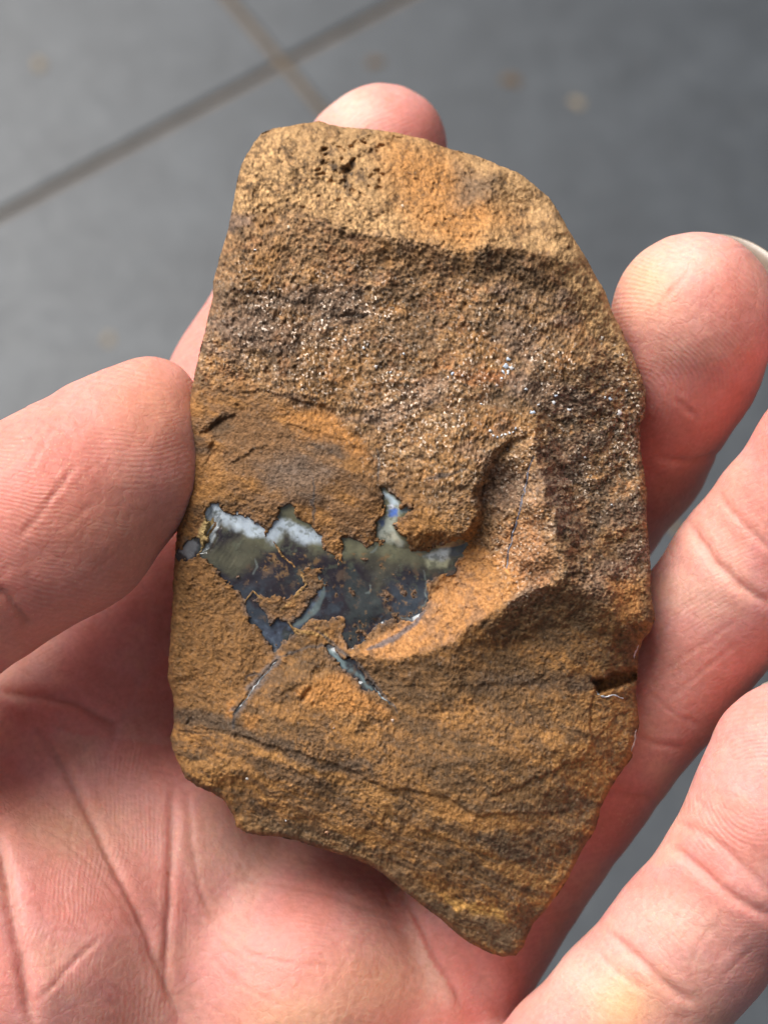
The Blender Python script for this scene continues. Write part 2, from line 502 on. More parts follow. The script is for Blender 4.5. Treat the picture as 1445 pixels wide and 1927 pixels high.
ledge([(410,600),(500,640),(640,650),(760,640)], 0.25, 14)
ledge([(880,560),(960,590),(1040,600),(1130,640)], -0.3, 16)
ledge([(1040,740),(1090,760),(1150,720)], 0.6, 16)

# pits, holes and hollows
def pit(pts, depth, softpx=6, warp=0):
    global H
    H -= depth * region(pts, softpx, warp)
pit([(1116,1282),(1150,1268),(1190,1258),(1200,1265),(1196,1282),(1150,1296),(1122,1306)], 2.6, 5)
pit([(374,812),(400,796),(424,784),(418,806),(392,826)], 0.55, 9, 1)
pit([(372,845),(396,832),(392,862),(376,866)], 0.5, 9, 1)
pit([(640,318),(668,300),(672,330),(650,345)], 0.7, 6)
pit([(560,1322),(600,1288),(596,1304),(566,1330)], 0.4, 6, 1)
rp = np.random.default_rng(3)
for _ in range(46):
    x0, y0 = rp.uniform(600, 720), rp.uniform(258, 372)
    r_ = rp.uniform(4, 11)
    d = np.hypot(RX_ - x0, (RY_ - y0) * 1.2)
    H -= rp.uniform(0.25, 0.7) * (1 - sstep(r_ * 0.4, r_ * 1.2, d))
for _ in range(130):
    x0, y0 = rp.uniform(420, 1180), rp.uniform(300, 800)
    r_ = rp.uniform(2.5, 8)
    i0 = max(int((x0 - 20 - MX0) / MS), 0); i1 = int((x0 + 20 - MX0) / MS); j0 = int((y0 - 20 - MY0) / MS); j1 = int((y0 + 20 - MY0) / MS)
    d = np.hypot(RX_[j0:j1, i0:i1] - x0, (RY_[j0:j1, i0:i1] - y0) * 1.3)
    H[j0:j1, i0:i1] -= rp.uniform(0.06, 0.28) * (1 - sstep(r_ * 0.3, r_ * 1.2, d))

# opal seam recess
def zq(l): return [(320 + a / 2.408, 880 + b / 2.408) for a, b in l]
OPAL_A = zq([(170,195),(196,165),(240,188),(300,213),(350,235),(400,262),(418,290),(445,330),(470,350),(500,400),(545,405),(560,430),(590,470),(612,520),(596,560),(560,575),(520,590),(480,560),(440,575),(400,560),(380,590),(392,640),(430,690),(450,720),(432,740),(400,700),(365,650),(345,600),(300,540),(250,490),(200,430),(142,388),(152,350),(188,270)])
OPAL_B = zq([(452,295),(480,262),(500,240),(503,190),(540,172),(568,190),(575,238),(630,282),(672,310),(686,350),(700,392),(742,412),(738,470),(720,500),(690,505),(690,450),(640,440),(600,455),(560,400),(520,395),(480,345)])
OPAL_C = zq([(792,322),(832,326),(900,366),(940,350),(990,358),(1010,352),(1060,370),(1110,385),(1160,398),(1200,365),(1262,343),(1322,335),(1325,362),(1290,425),(1262,462),(1205,490),(1158,520),(1160,590),(1140,640),(1092,690),(1060,694),(1000,658),(960,690),(900,740),(868,792),(832,826),(810,792),(798,740),(812,690),(772,656),(720,676),(650,670),(700,560),(720,520),(745,480),(792,470)])
OPAL_D = zq([(376,690),(410,700),(450,735),(500,690),(530,700),(545,730),(600,690),(640,620),(690,540),(705,560),(660,650),(600,710),(560,745),(520,780),(500,822),(484,830),(445,790),(410,735)])
OPAL_E = zq([(962,105),(985,110),(1010,128),(1034,152),(1040,180),(1085,190),(1080,205),(1040,208),(1032,240),(1005,262),(1028,300),(1070,345),(1060,366),(1020,352),(985,340),(958,325),(945,300),(930,285),(948,235),(975,215),(980,185),(995,158)])
OPAL_F = zq([(710,818),(735,822),(770,860),(830,890),(835,915),(880,955),(930,1010),(915,1005),(860,960),(815,925),(780,905),(745,860)])
OPAL_G = zq([(45,385),(70,350),(95,330),(130,350),(110,400),(80,418)])
OPM = np.zeros(X.shape, np.float32)
for pg in (OPAL_A, OPAL_B, OPAL_C, OPAL_D, OPAL_E, OPAL_F, OPAL_G):
    OPM = np.maximum(OPM, region(pg, 2.5, 2, 3.0))
crust = line_mask(zq([(470,330),(510,400),(590,470),(615,530),(560,590),(500,640)]), 3.5) 
for pts, w in ((zq([(545,720),(590,745),(650,755),(700,772)]), 3.5), (zq([(540,700),(560,740),(580,760)]), 3.0),
               (zq([(340,600),(380,560),(420,600)]), 3.0), (zq([(640,700),(690,740),(730,800)]), 4)):
    crust = np.maximum(crust, line_mask(pts, w))
spots = fbm(X, Y, 13, 21, 4, 0.65)
crumbly = sstep(0.62, 0.80, spots + 0.3 * fbm(X, Y, 75, 22, 2)) * (Y > 1050)
BRIDGE = np.maximum(crust, 0.9 * crumbly)
OPM = OPM * (1 - np.clip(BRIDGE, 0, 1))
# stone surface relief ---------------------------------------------------
ns1 = fbm(X, Y, 30, 11, 5, 0.62)
ns2 = fbm(X, Y, 10, 12, 4, 0.62)
ns3 = fbm(X, Y, 4.2, 13, 2, 0.7)
bil = 1 - np.abs(fbm(X, Y, 15, 14, 4, 0.6)) * 1.6
STRX = X + 0.34 * Y
strat = fbm(X * 0.30, (Y - 0.30 * X + 14 * wn1), 20, 15, 4, 0.6)          # bedding, gently dipping to the right
rough = np.clip(0.34 + 0.75 * UP + 0.3 * TOP - 0.10 * OCH - 0.18 * LOWL - 0.12 * FACE, 0.15, 1.2)
gr = fbm(X, Y, 8.5, 16, 3, 0.8)
gr2 = fbm(X, Y, 5.0, 17, 2, 0.8)
amp = 0.8 + 0.35 * fbm(X, Y, 55, 18, 3)
H += rough * (0.26 * ns1 + 0.10 * ns2 + 0.05 * ns3) + 0.05 * UP * bil
H += (0.12 + 0.30 * UP + 0.1 * TOP) * fbm(X, Y, 85, 23, 3, 0.55)
H += 0.10 * (0.4 + UP) * np.abs(fbm(X, Y, 48, 24, 4, 0.6)) 
H += amp * (0.095 + 0.055 * UP - 0.045 * OCH - 0.03 * FACE) * gr + amp * (0.085 + 0.035 * UP - 0.04 * OCH) * gr2
ca_, sa_ = math.cos(-0.75), math.sin(-0.75)
chip = np.abs(fbm((X * ca_ - Y * sa_) * 0.55, X * sa_ + Y * ca_, 20, 27, 4, 0.62))
H += 0.13 * (1 - UP) * (1 - 0.6 * OCH) * (1 - 0.5 * FACE) * (0.35 - chip)
H += (0.11 * BOT + 0.07 * (1 - UP) * (1 - FACE)) * strat
# conchoidal ripples on the orange fracture face
dr = np.hypot(X - 640, (Y - 1110) * 1.1)
H += 0.05 * FACE * np.sin(dr / 9.0 + 2 * ns1)
mk = OPM > 0.6
qx, qy = (X[mk] - 600) / 200, (Y[mk] - 1070) / 200
Aq = np.stack([np.ones_like(qx), qx, qy, qx * qy, qx * qx], -1)
qc, *_ = np.linalg.lstsq(Aq, BASE[mk], rcond=None)
ux, uy = (X - 600) / 200, (Y - 1070) / 200
smoothH = (qc[0] + qc[1] * ux + qc[2] * uy + qc[3] * ux * uy + qc[4] * ux * ux).astype(np.float32)
gb8 = gblur(BASE, 8)
smoothH = 0.75 * np.clip(smoothH, gb8 - 0.35, gb8 + 0.15) + 0.25 * gblur(BASE, 12)
opz = smoothH - 0.24                              # seam level
lobe = region([(630,1165),(720,1165),(682,1220),(650,1228)], 9, 0)
opz = opz * (1 - lobe) + lobe * (float(samp(opz, np.array([668.]), np.array([1160.]))[0]) - 0.1)
H = np.where(OPM > 0.001, H * (1 - OPM) + (opz - 0.5) * OPM, H)
H += 0.07 * np.clip(BRIDGE, 0, 1) * region(zq([(140,160),(1330,330),(1160,700),(830,830),(480,870)]), 4, 0)
rimraise = gblur(OPM, 3)
# cracks running from the seam (filled by the grey-blue veins)
VEIN1 = [(522,1242),(505,1262),(490,1280),(476,1296),(462,1316),(450,1332),(440,1345)]
VEIN2 = [(700,1292),(712,1304),(722,1314),(735,1326)]
VEIN3 = [(1004,858),(994,880),(991,905),(982,940),(973,975),(965,1005),(957,1040),(954,1070)]
VEIN4 = [(690,1224),(720,1212),(750,1195),(780,1172),(800,1150)]
VEIN5 = [(1117,1297),(1128,1307),(1142,1312),(1155,1310),(1172,1314)]
for v in (VEIN1, VEIN3): H -= 0.25 * line_mask(v, 4, 0)
# round the rim over
bev_w = np.where((X < 520) & (Y < 640), 24, np.where(Y > 1450, 9, 13))
tt = np.clip(edge_d / bev_w, 0, 1)
H -= np.where((X < 520) & (Y < 640), 3.0, 1.7) * (1 - np.sqrt(np.clip(1 - (1 - tt) ** 2, 0, 1)))

# stone colours (ironstone stain pattern, plus light and shade painted in by spine and lip) -----------------
def C(r, g, b): return np.array([r, g, b], np.float32)
OCHRE, ORANGE, BROWN, DARK, TAN, GREY, RUST, PALE = C(.37,.178,.058), C(.48,.215,.066), C(.215,.116,.053), C(.070,.048,.030), C(.44,.265,.125), C(.150,.112,.082), C(.33,.12,.045), C(.52,.36,.2)
def lay(base, colr, w):
    w = np.clip(w, 0, 1)[..., None]
    return base * (1 - w) + colr * w
cn1 = fbm(X, Y, 90, 31, 5, 0.6); cn2 = fbm(X, Y, 24, 32, 5, 0.65); cn3 = fbm(X, Y, 8, 33, 4, 0.7)
c = np.zeros(X.shape + (3,), np.float32) + BROWN
c = lay(c, OCHRE, 0.70 * sstep(-0.30, 0.5, 0.6 * cn2 + 0.35 * cn1 + 0.55 * gr + 0.3 * gr2))
c = lay(c, C(.12,.068,.036), 0.5 * sstep(0.05, 0.6, -0.4 * cn2 - 0.7 * gr - 0.3 * gr2))
band = fbm(X * 0.22, (Y - 0.33 * X + 20 * wn1), 40, 34, 4, 0.55)
c = lay(c, OCHRE, 0.5 * (1 - UP) * sstep(0.1, 0.7, band + 0.3 * gr))
c = lay(c, C(.115,.070,.036), 0.5 * (1 - UP) * sstep(0.05, 0.55, -band))
band2 = fbm(X * 0.16, (Y - 0.36 * X + 10 * wn1), 17, 46, 4, 0.6)
c = lay(c, C(.10,.064,.04), 0.55 * (1 - UP) * (0.35 + 0.65 * BOT) * sstep(0.08, 0.4, band2))
c = lay(c, C(.42,.21,.07), 0.6 * (1 - UP) * (0.3 + 0.7 * BOT) * sstep(0.12, 0.45, -band2))
# upper grainy face: dark grains with tan and rust
up = np.zeros_like(c) + C(.305,.172,.084)
up = lay(up, C(.10,.068,.042), 0.62 * sstep(-0.02, 0.55, cn2 * 0.6 + cn3 * 0.9 + 0.15 * cn1))
up = lay(up, C(.40,.25,.13), 0.75 * sstep(0.15, 0.7, -cn3 + 0.4 * ns2))
up = lay(up, C(.34,.17,.06), 0.55 * sstep(0.12, 0.55, fbm(X, Y, 55, 36, 5, 0.65)))
up = lay(up, C(.085,.058,.038), 0.55 * sstep(0.10, 0.55, fbm(X * .6, Y, 62, 35, 5, 0.6)))
up = lay(up, RUST, 0.22 * sstep(0.2, 0.6, fbm(X, Y, 34, 45, 5, 0.6)))
up = lay(up, C(.235,.155,.115), 0.55 * sstep(0.2, 0.7, fbm(X * .5, Y, 60, 37, 4)))
c = lay(c, up, UP)
top = np.zeros_like(c) + TAN
top = lay(top, BROWN, 0.6 * sstep(0.0, 0.6, cn2 + 0.5 * cn3))
top = lay(top, ORANGE, 0.75 * region([(740,250),(860,300),(960,420),(900,470),(780,440),(730,330)], 45))
top = lay(top, GREY, 0.7 * region([(860,310),(930,330),(920,380),(860,400)], 25))
top = lay(top, DARK, 0.5 * sstep(0.35, 0.6, cn3 + 0.5 * cn2))
c = lay(c, top, TOP)
och = np.zeros_like(c) + C(.235,.125,.058)
och = lay(och, OCHRE * 0.95, 0.75 * sstep(0.05, 0.55, fbm(X * .3, Y - .35 * X, 28, 38, 4)))
och = lay(och, C(.135,.088,.058), 0.9 * sstep(0.0, 0.5, fbm(X * .5, Y - .2 * X, 50, 39, 5)))
och = lay(och, C(.16,.12,.095), 0.75 * region([(480,870),(560,850),(640,880),(600,940),(500,930)], 30))
c = lay(c, och, OCH)
c = lay(c, ORANGE, 0.75 * region([(530,780),(600,770),(680,825),(700,870),(640,850),(560,815)], 14))
c = lay(c, OCHRE, 0.7 * region([(345,860),(400,850),(430,900),(400,945),(340,950)], 16))
c = lay(c, DARK, 0.7 * region([(390,785),(430,775),(440,810),(400,830)], 10))
face = np.zeros_like(c) + C(.47,.225,.085)
face = lay(face, C(.26,.15,.09), 0.6 * sstep(0.1, 0.6, cn2 + .4 * cn3))
c = lay(c, face, FACE)
c = lay(c, C(.30,.15,.055), 0.6 * LOWL)
c = lay(c, BROWN * 0.9, 0.5 * LOWL * sstep(0, .6, cn3 + cn2))
c = lay(c, ORANGE, 0.75 * region([(560,1300),(640,1268),(720,1330),(745,1350),(690,1345),(580,1330)], 10))
c = lay(c, ORANGE, 0.8 * region([(428,1322),(446,1318),(438,1350),(424,1352)], 5, 0))
c = lay(c, ORANGE, 0.6 * region([(455,1340),(485,1345),(480,1370),(452,1368)], 8))
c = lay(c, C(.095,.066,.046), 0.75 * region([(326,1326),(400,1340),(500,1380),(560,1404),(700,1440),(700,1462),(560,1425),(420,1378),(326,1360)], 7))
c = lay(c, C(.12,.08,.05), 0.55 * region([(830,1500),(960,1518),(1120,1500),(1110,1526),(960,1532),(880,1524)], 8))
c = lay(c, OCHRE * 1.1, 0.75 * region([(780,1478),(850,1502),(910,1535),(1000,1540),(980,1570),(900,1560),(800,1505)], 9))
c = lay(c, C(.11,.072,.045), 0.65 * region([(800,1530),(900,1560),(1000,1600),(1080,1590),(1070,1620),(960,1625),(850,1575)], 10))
c = lay(c, C(.52,.28,.085), 0.9 * region([(826,1672),(850,1680),(890,1705),(950,1722),(960,1736),(915,1734),(860,1706)], 6))
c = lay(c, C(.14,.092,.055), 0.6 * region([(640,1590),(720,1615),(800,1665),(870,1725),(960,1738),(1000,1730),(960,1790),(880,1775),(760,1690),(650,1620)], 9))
c = lay(c, C(.15,.10,.058), 0.5 * region([(440,1530),(600,1560),(700,1600),(640,1605),(460,1572)], 9))
c = lay(c, C(.12,.072,.038), 0.45 * region([(680,1260),(860,1250),(960,1210),(1000,1270),(960,1300),(720,1300)], 16))
c = lay(c, C(.13,.085,.048), 0.55 * region([(940,1150),(1010,1118),(1080,1105),(1140,1150),(1100,1190),(1000,1180),(950,1190)], 12))  # down-facing slope under the lip, its shade put into the colour
c = lay(c, ORANGE, 0.55 * region([(1140,1080),(1180,1100),(1215,1150),(1180,1170),(1150,1140)], 10))
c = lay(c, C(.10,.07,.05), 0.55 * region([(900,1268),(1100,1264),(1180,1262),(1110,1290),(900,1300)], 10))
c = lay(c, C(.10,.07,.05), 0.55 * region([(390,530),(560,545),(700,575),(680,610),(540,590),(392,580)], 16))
c = lay(c, C(.065,.05,.04), 0.6 * region([(620,270),(680,290),(690,350),(640,370),(600,300)], 24) * sstep(0, .5, cn3 + cn2))
c = lay(c, C(.36,.20,.095), 0.5 * region([(1000,860),(1022,930),(1045,1010),(1062,1090),(980,1100),(950,1040),(975,940)], 10) * sstep(-.5, .3, -cn3))  # left flank of the spine, its light painted in as paler stone
c = lay(c, C(.095,.065,.043), 0.75 * region([(1030,770),(1200,800),(1215,960),(1130,1000),(1120,1090),(1085,1060),(1062,960),(1040,870)], 22) * sstep(-.6, .3, cn2 + cn3))  # dark brown right flank, deepened further with painted shade
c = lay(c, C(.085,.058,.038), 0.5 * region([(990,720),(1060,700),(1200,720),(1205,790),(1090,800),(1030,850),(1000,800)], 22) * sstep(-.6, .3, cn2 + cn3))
c = lay(c, RUST, 0.6 * region([(830,690),(900,700),(960,700),(940,730),(880,720)], 9))
c = lay(c, C(.33,.15,.07), 0.5 * region([(940,1000),(1010,960),(1060,1060),(1040,1100),(960,1100)], 18))
c = lay(c, OCHRE, 0.45 * region([(960,1130),(940,1060),(880,1015),(860,1040),(900,1090)], 14))
# grey halo and yellow crust by the seam
halo = np.clip(gblur(OPM, 9) * 1.6, 0, 1) * (1 - OPM)
narrow = np.clip(gblur(OPM, 3.5) * 2.0, 0, 1) * (1 - OPM)
c = lay(c, C(.115,.11,.115), 0.75 * narrow * sstep(-0.25, .35, cn2 + .5 * cn3))
c = lay(c, C(.10,.08,.075), 0.55 * halo * sstep(-0.3, .5, cn2))
c = lay(c, C(.42,.25,.09), 0.75 * np.clip(crust, 0, 1) * sstep(-.4, .3, cn2))
c = lay(c, C(.16,.095,.06), 0.8 * crumbly * region(OPAL_C, 5, 0))
c = lay(c, C(.55,.40,.18), 0.9 * region(zq([(120,330),(170,200),(195,170),(190,270),(150,380),(120,400)]), 3, 0))
c = lay(c, C(.10,.085,.08), 0.9 * region(zq([(240,235),(320,300),(300,330),(230,320)]), 3, 0))
c = lay(c, C(.12,.115,.12), 0.7 * line_mask(VEIN1, 11, 1.0, False) * sstep(-.5, .2, cn2))
c = lay(c, C(.13,.125,.14), 0.8 * line_mask(VEIN4, 6, .6))
for pts, w in (([(598,1190),(640,1222),(690,1266),(738,1330),(745,1345)], 3.5), ([(522,1238),(556,1228),(604,1214),(640,1222)], 3), ([(450,1335),(440,1352),(436,1372)], 3),
               ([(495,1272),(478,1268),(462,1280)], 2.5), ([(712,900),(714,870),(706,845)], 2.5), ([(880,885),(840,893),(800,905)], 2.5), ([(590,900),(586,940),(592,980)], 2.5)):
    c = lay(c, C(.085,.075,.072), 0.75 * line_mask(pts, w, 1.0))
# fine salt-and-pepper mineral grain
grain = np.random.default_rng(9).normal(0, 1, X.shape).astype(np.float32)
grain = gblur(grain, 1.0); grain /= grain.std()
c = c * np.clip(1 + (0.15 + 0.15 * UP)[..., None] * grain[..., None], 0.35, 2.0)
lum = c.mean(-1, keepdims=True)
c = np.clip(lum + (c - lum) * 1.03, 0.015, 0.85)
SPARK = SPARK * (0.25 + 0.95 * sstep(-0.35, 0.5, fbm(X, Y, 70, 47, 5, 0.65)))

# ---- mesh: square grid wrapped into the star-shaped outline, walls and back
CX0, CY0 = 775.0, 1010.0
po = np.array(OUT, float)
th = np.arctan2(po[:, 1] - CY0, po[:, 0] - CX0)
rr = np.hypot(po[:, 1] - CY0, po[:, 0] - CX0)
# dense resample of the outline to get radius by angle along straight segments
tt_, rr_ = [], []
for i in range(len(po)):
    a, b = po[i], po[(i + 1) % len(po)]
    for s in np.linspace(0, 1, 24, endpoint=False):
        p = a + (b - a) * s
        tt_.append(math.atan2(p[1] - CY0, p[0] - CX0)); rr_.append(math.hypot(p[1] - CY0, p[0] - CX0))
oi = np.argsort(tt_)
tt_ = np.array(tt_)[oi]; rr_ = np.array(rr_)[oi]
def radius(t):
    t = (t + np.pi) % (2 * np.pi) - np.pi
    r = np.interp(t, np.r_[tt_[-1] - 2 * np.pi, tt_, tt_[0] + 2 * np.pi], np.r_[rr_[-1], rr_, rr_[0]])
    q = np.cos(t) * 400 + 2000; w = np.sin(t) * 400 + 2000
    return r + 1.6 * fbm(q, w, 14, 41, 4, 0.7)

N = 820
a = np.linspace(-1, 1, N)
A, B = np.meshgrid(a, a)
rho = np.maximum(np.abs(A), np.abs(B))
with np.errstate(all='ignore'):
    th1 = np.where(np.abs(A) >= np.abs(B), np.where(A > 0, 0, np.pi) + np.pi / 4 * B / A, np.where(B > 0, np.pi / 2, -np.pi / 2) - np.pi / 4 * A / B)
th1 = np.nan_to_num(th1)
R0 = radius(th1)
PX = CX0 + rho * R0 * np.cos(th1)
PY = CY0 + rho * R0 * np.sin(th1)
ZF = samp(H, PX, PY)
V = loc3(PX.ravel(), PY.ravel(), ZF.ravel())
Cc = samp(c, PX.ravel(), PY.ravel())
idx = np.arange(N * N).reshape(N, N)
Q = np.stack([idx[:-1, :-1], idx[1:, :-1], idx[1:, 1:], idx[:-1, 1:]], -1).reshape(-1, 4)
# rim loop, in order
loop = np.concatenate([idx[0, :-1], idx[:-1, -1], idx[-1, :0:-1], idx[:0:-1, 0]])
tl = th1.ravel()[loop]; zl = ZF.ravel()[loop]
verts = [V]; cols = [Cc]; sparks = [samp(SPARK, PX.ravel(), PY.ravel())]
prev = loop; base = len(V); quads = [Q]
nz = fbm(np.cos(tl) * 300 + 900, np.sin(tl) * 300 + 900, 60, 44, 4)
for k, (sc, dz, mixz) in enumerate([(1.000, -0.8, 0), (0.997, -2.0, 0.1), (0.988, -4.0, 0.3), (0.97, -7.0, 0.6), (0.94, -10.0, 0.9), (0.88, -13.0, 1), (0.75, -15, 1), (0.55, -16, 1), (0.3, -16.5, 1), (0.05, -16.5, 1)]):
    zz = (zl + dz) * (1 - mixz) + mixz * (dz - 2.5) + 0.5 * nz
    r_ = radius(tl) * sc * (1 + 0.005 * nz * (k > 1))
    px, py = CX0 + r_ * np.cos(tl), CY0 + r_ * np.sin(tl)
    verts.append(loc3(px, py, zz))
    cols.append(samp(c, np.clip(CX0 + 0.985 * r_ * np.cos(tl), 300, 1245), CY0 + 0.985 * r_ * np.sin(tl)))
    sparks.append(np.zeros(len(loop)))
    cur = base + np.arange(len(loop))
    quads.append(np.stack([prev, cur, np.roll(cur, -1), np.roll(prev, -1)], -1)[:, ::-1])
    prev = cur; base += len(loop)
V = np.concatenate(verts); Cc = np.concatenate(cols); SP = np.concatenate(sparks)
def orient(q, ref):
    n = np.cross(V[q[:, 2]] - V[q[:, 0]], V[q[:, 3]] - V[q[:, 1]])
    return q if (n * ref(V[q].mean(1))).sum() > 0 else q[:, ::-1]
mid = V.mean(0)
Q = np.concatenate([orient(quads[0], lambda p: np.array([0, 0, 1.0]) + 0 * p)] + [orient(q, lambda p: (p - mid) * np.array([1, 1, 1.0]) if i < 6 else np.array([0, 0, -1.0]) + 0 * p) for i, q in enumerate(quads[1:])])

def mat_rock():
    k = NT('ironstone')
    co = k.coords()
    col_ = k.attr('tint').outputs['Color']
    sp = k.attr('spark').outputs['Fac']
    n1 = k.noise(2600, 5, 0.65, co); n2 = k.noise(7000, 3, 0.6, co)
    col1 = k.mix(0.55, col_, k.ramp(n1, [(0.3, (0.55, 0.5, 0.45, 1)), (0.55, (1, 1, 1, 1)), (0.75, (1.35, 1.3, 1.2, 1))]), 'MULTIPLY')
    k.l(col1, k.p.inputs['Base Color'])
    k.p.inputs['Roughness'].default_value = 0.85
    k.p.inputs['Specular IOR Level'].default_value = 0.25
    b = k.bump(n1, 0.8, 0.00028)
    b = k.bump(n2, 0.6, 0.00010, b)
    k.l(b, k.p.inputs['Normal'])
    # mica and quartz flakes: each cell of a fine Voronoi turns its own way
    vo = k.n('ShaderNodeTexVoronoi'); vo.inputs['Scale'].default_value = 4300; k.l(co, vo.inputs['Vector'])
    sep = k.n('ShaderNodeSeparateColor'); k.l(vo.outputs['Color'], sep.inputs[0])
    geo = k.n('ShaderNodeNewGeometry')
    sub = k.n('ShaderNodeVectorMath', operation='SUBTRACT'); k.l(vo.outputs['Color'], sub.inputs[0]); sub.inputs[1].default_value = (0.5, 0.5, 0.5)
    scl = k.n('ShaderNodeVectorMath', operation='SCALE'); k.l(sub.outputs[0], scl.inputs[0]); scl.inputs['Scale'].default_value = 1.5
    add = k.n('ShaderNodeVectorMath', operation='ADD'); k.l(scl.outputs[0], add.inputs[0]); k.l(geo.outputs['Normal'], add.inputs[1])
    nrm = k.n('ShaderNodeVectorMath', operation='NORMALIZE'); k.l(add.outputs[0], nrm.inputs[0])
    fl = k.n('ShaderNodeBsdfPrincipled')
    fl.inputs['Roughness'].default_value = 0.30
    fl.inputs['Specular IOR Level'].default_value = 1.0
    fl.inputs['Metallic'].default_value = 0.12
    k.l(k.mix(0.5, col1, (0.60, 0.43, 0.29, 1)), fl.inputs['Base Color'])
    k.l(nrm.outputs[0], fl.inputs['Normal'])
    w = k.math('GREATER_THAN', sep.outputs[2], 0.70)
    w = k.math('MULTIPLY', w, k.math('ADD', k.math('MULTIPLY', sp, 0.62), 0.05), clamp=True)
    mx = k.n('ShaderNodeMixShader')
    k.l(w, mx.inputs[0]); k.l(k.p.outputs[0], mx.inputs[1]); k.l(fl.outputs[0], mx.inputs[2])
    k.l(mx.outputs[0], k.out.inputs[0])
    return k.m

rock_org = loc3(np.array(775.), np.array(1010.), np.array(-9.0))
rock = mesh_np('rock', V, Q, mat_rock(), rock_org)
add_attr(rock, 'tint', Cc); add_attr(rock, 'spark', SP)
tag(rock, 'rough brown ironstone with glossy blue grey opal seam, held in the hand', 'rock')

# ---- opal seam: a glossy sheet with thickness lying in the recess
def sheet(name, x0, y0, x1, y1, n, zfun, mask, colfun, mat, thick=0.5):
    xs = np.linspace(x0, x1, n); ys = np.linspace(y0, y1, max(int(n * (y1 - y0) / (x1 - x0)), 4))
    U, W = np.meshgrid(xs, ys)
    z = zfun(U, W)
    keep = mask(U, W) > 0.02
    ii = np.arange(U.size).reshape(U.shape)
    cell = keep[:-1, :-1] | keep[1:, :-1] | keep[1:, 1:] | keep[:-1, 1:]
    q = np.stack([ii[:-1, :-1], ii[1:, :-1], ii[1:, 1:], ii[:-1, 1:]], -1)[cell]
    # side walls along the border of the kept cells
    vt = loc3(U.ravel(), W.ravel(), z.ravel()); vb = loc3(U.ravel(), W.ravel(), z.ravel() - thick)
    n0 = len(vt)
    ed = np.concatenate([q[:, [0, 1]], q[:, [1, 2]], q[:, [2, 3]], q[:, [3, 0]]])
    key = np.sort(ed, 1); key = key[:, 0].astype(np.int64) * (n0 + 1) + key[:, 1]
    _, inv, cnt = np.unique(key, return_inverse=True, return_counts=True)
    be = ed[cnt[inv] == 1]
    wall = np.stack([be[:, 1], be[:, 0], be[:, 0] + n0, be[:, 1] + n0], -1)
    allq = np.concatenate([q, q[:, ::-1] + n0, wall])
    vv = np.concatenate([vt, vb])
    used, inv = np.unique(allq, return_inverse=True)
    cc = colfun(U.ravel(), W.ravel()); cc = np.concatenate([cc, cc])[used]
    o = mesh_np(name, vv[used], inv.reshape(-1, 4), mat, vv[used].mean(0), rock)
    add_attr(o, 'tint', cc)
    return o

def mat_opal():
    k = NT('common_opal')
    co = k.coords()
    col_ = k.attr('tint').outputs['Color']
    n1 = k.noise(900, 5, 0.6, co)
    k.l(k.mix(0.6, col_, k.ramp(n1, [(0.3, (0.6, 0.6, 0.62, 1)), (0.7, (1.25, 1.25, 1.2, 1))]), 'MULTIPLY'), k.p.inputs['Base Color'])
    k.p.inputs['Roughness'].default_value = 0.22
    k.p.inputs['Specular IOR Level'].default_value = 0.5
    k.p.inputs['Subsurface Weight'].default_value = 0.25
    k.p.inputs['Subsurface Radius'].default_value = (0.8, 0.9, 1.0)
    k.p.inputs['Subsurface Scale'].default_value = 0.0006
    k.p.inputs['Coat Weight'].default_value = 0.7
    k.p.inputs['Coat Roughness'].default_value = 0.06
    b = k.bump(k.noise(420, 3, 0.5, co), 0.22, 0.0004)
    b = k.bump(k.noise(2500, 4, 0.6, co), 0.12, 0.00012, b)
    k.l(b, k.p.inputs['Normal'])
    k.l(k.ramp(k.noise(1500, 4, 0.6, co), [(0.4, 0.08), (0.75, 0.36)]), k.p.inputs['Roughness'])
    return k.m
opal_m = mat_opal()

# paint of the seam, once on the map grid
MILK, OLIVE, PLUM, SLATE, BLUE = C(.52,.59,.66), C(.170,.162,.098), C(.026,.019,.024), C(.045,.055,.070), C(.065,.080,.115)
topline = [(385,955),(400,952),(440,966),(490,990),(510,998),(535,972),(580,1002),(605,1020),(650,1020),(700,1022),(780,1040),(840,1035),(880,1020)]
dl, _, sl = seg_dist(RX_, RY_, topline)
below = np.where(sl > 0, dl, -dl)
oc = np.zeros(X.shape + (3,), np.float32) + PLUM
m1 = fbm(X, Y, 60, 51, 5, 0.6); m2 = fbm(X, Y, 16, 52, 4, 0.6)
oc = lay(oc, SLATE, sstep(-0.1, 0.4, m1 + 0.3 * m2) * sstep(1060, 1130, Y))
oc = lay(oc, C(.05,.062,.06), 0.7 * sstep(0.0, 0.5, -m1))
oc = lay(oc, OLIVE, (1 - sstep(14, 46, below + 18 * m1)))
oc = lay(oc, OLIVE, 0.4 * region([(640,1015),(790,1040),(850,1060),(820,1090),(760,1070),(700,1110),(680,1070)], 14))
oc = lay(oc, OLIVE * 0.9, 0.6 * region([(385,1030),(440,1000),(500,1010),(480,1060),(440,1085),(410,1070)], 14))
milky = (1 - sstep(8, 26, np.abs(below - 6) + 6 * m2)) * np.clip(region([(370,930),(500,975),(520,1010),(380,1010)], 6, 0) + region([(500,970),(610,1000),(610,1022),(500,1022)], 6, 0), 0, 1)
oc = lay(oc, MILK, milky)
oc = lay(oc, C(.50,.55,.58), 0.95 * region([(385,950),(400,950),(410,985),(400,1020),(380,1042),(380,1030),(392,990)], 4, 0))
oc = lay(oc, C(.55,.60,.62), 0.9 * region([(800,1048),(820,1040),(850,1030),(845,1055),(815,1062)], 6, 0))
oc = lay(oc, C(.42,.42,.28), 0.9 * region([(800,1056),(845,1055),(842,1068),(805,1070)], 5, 0))
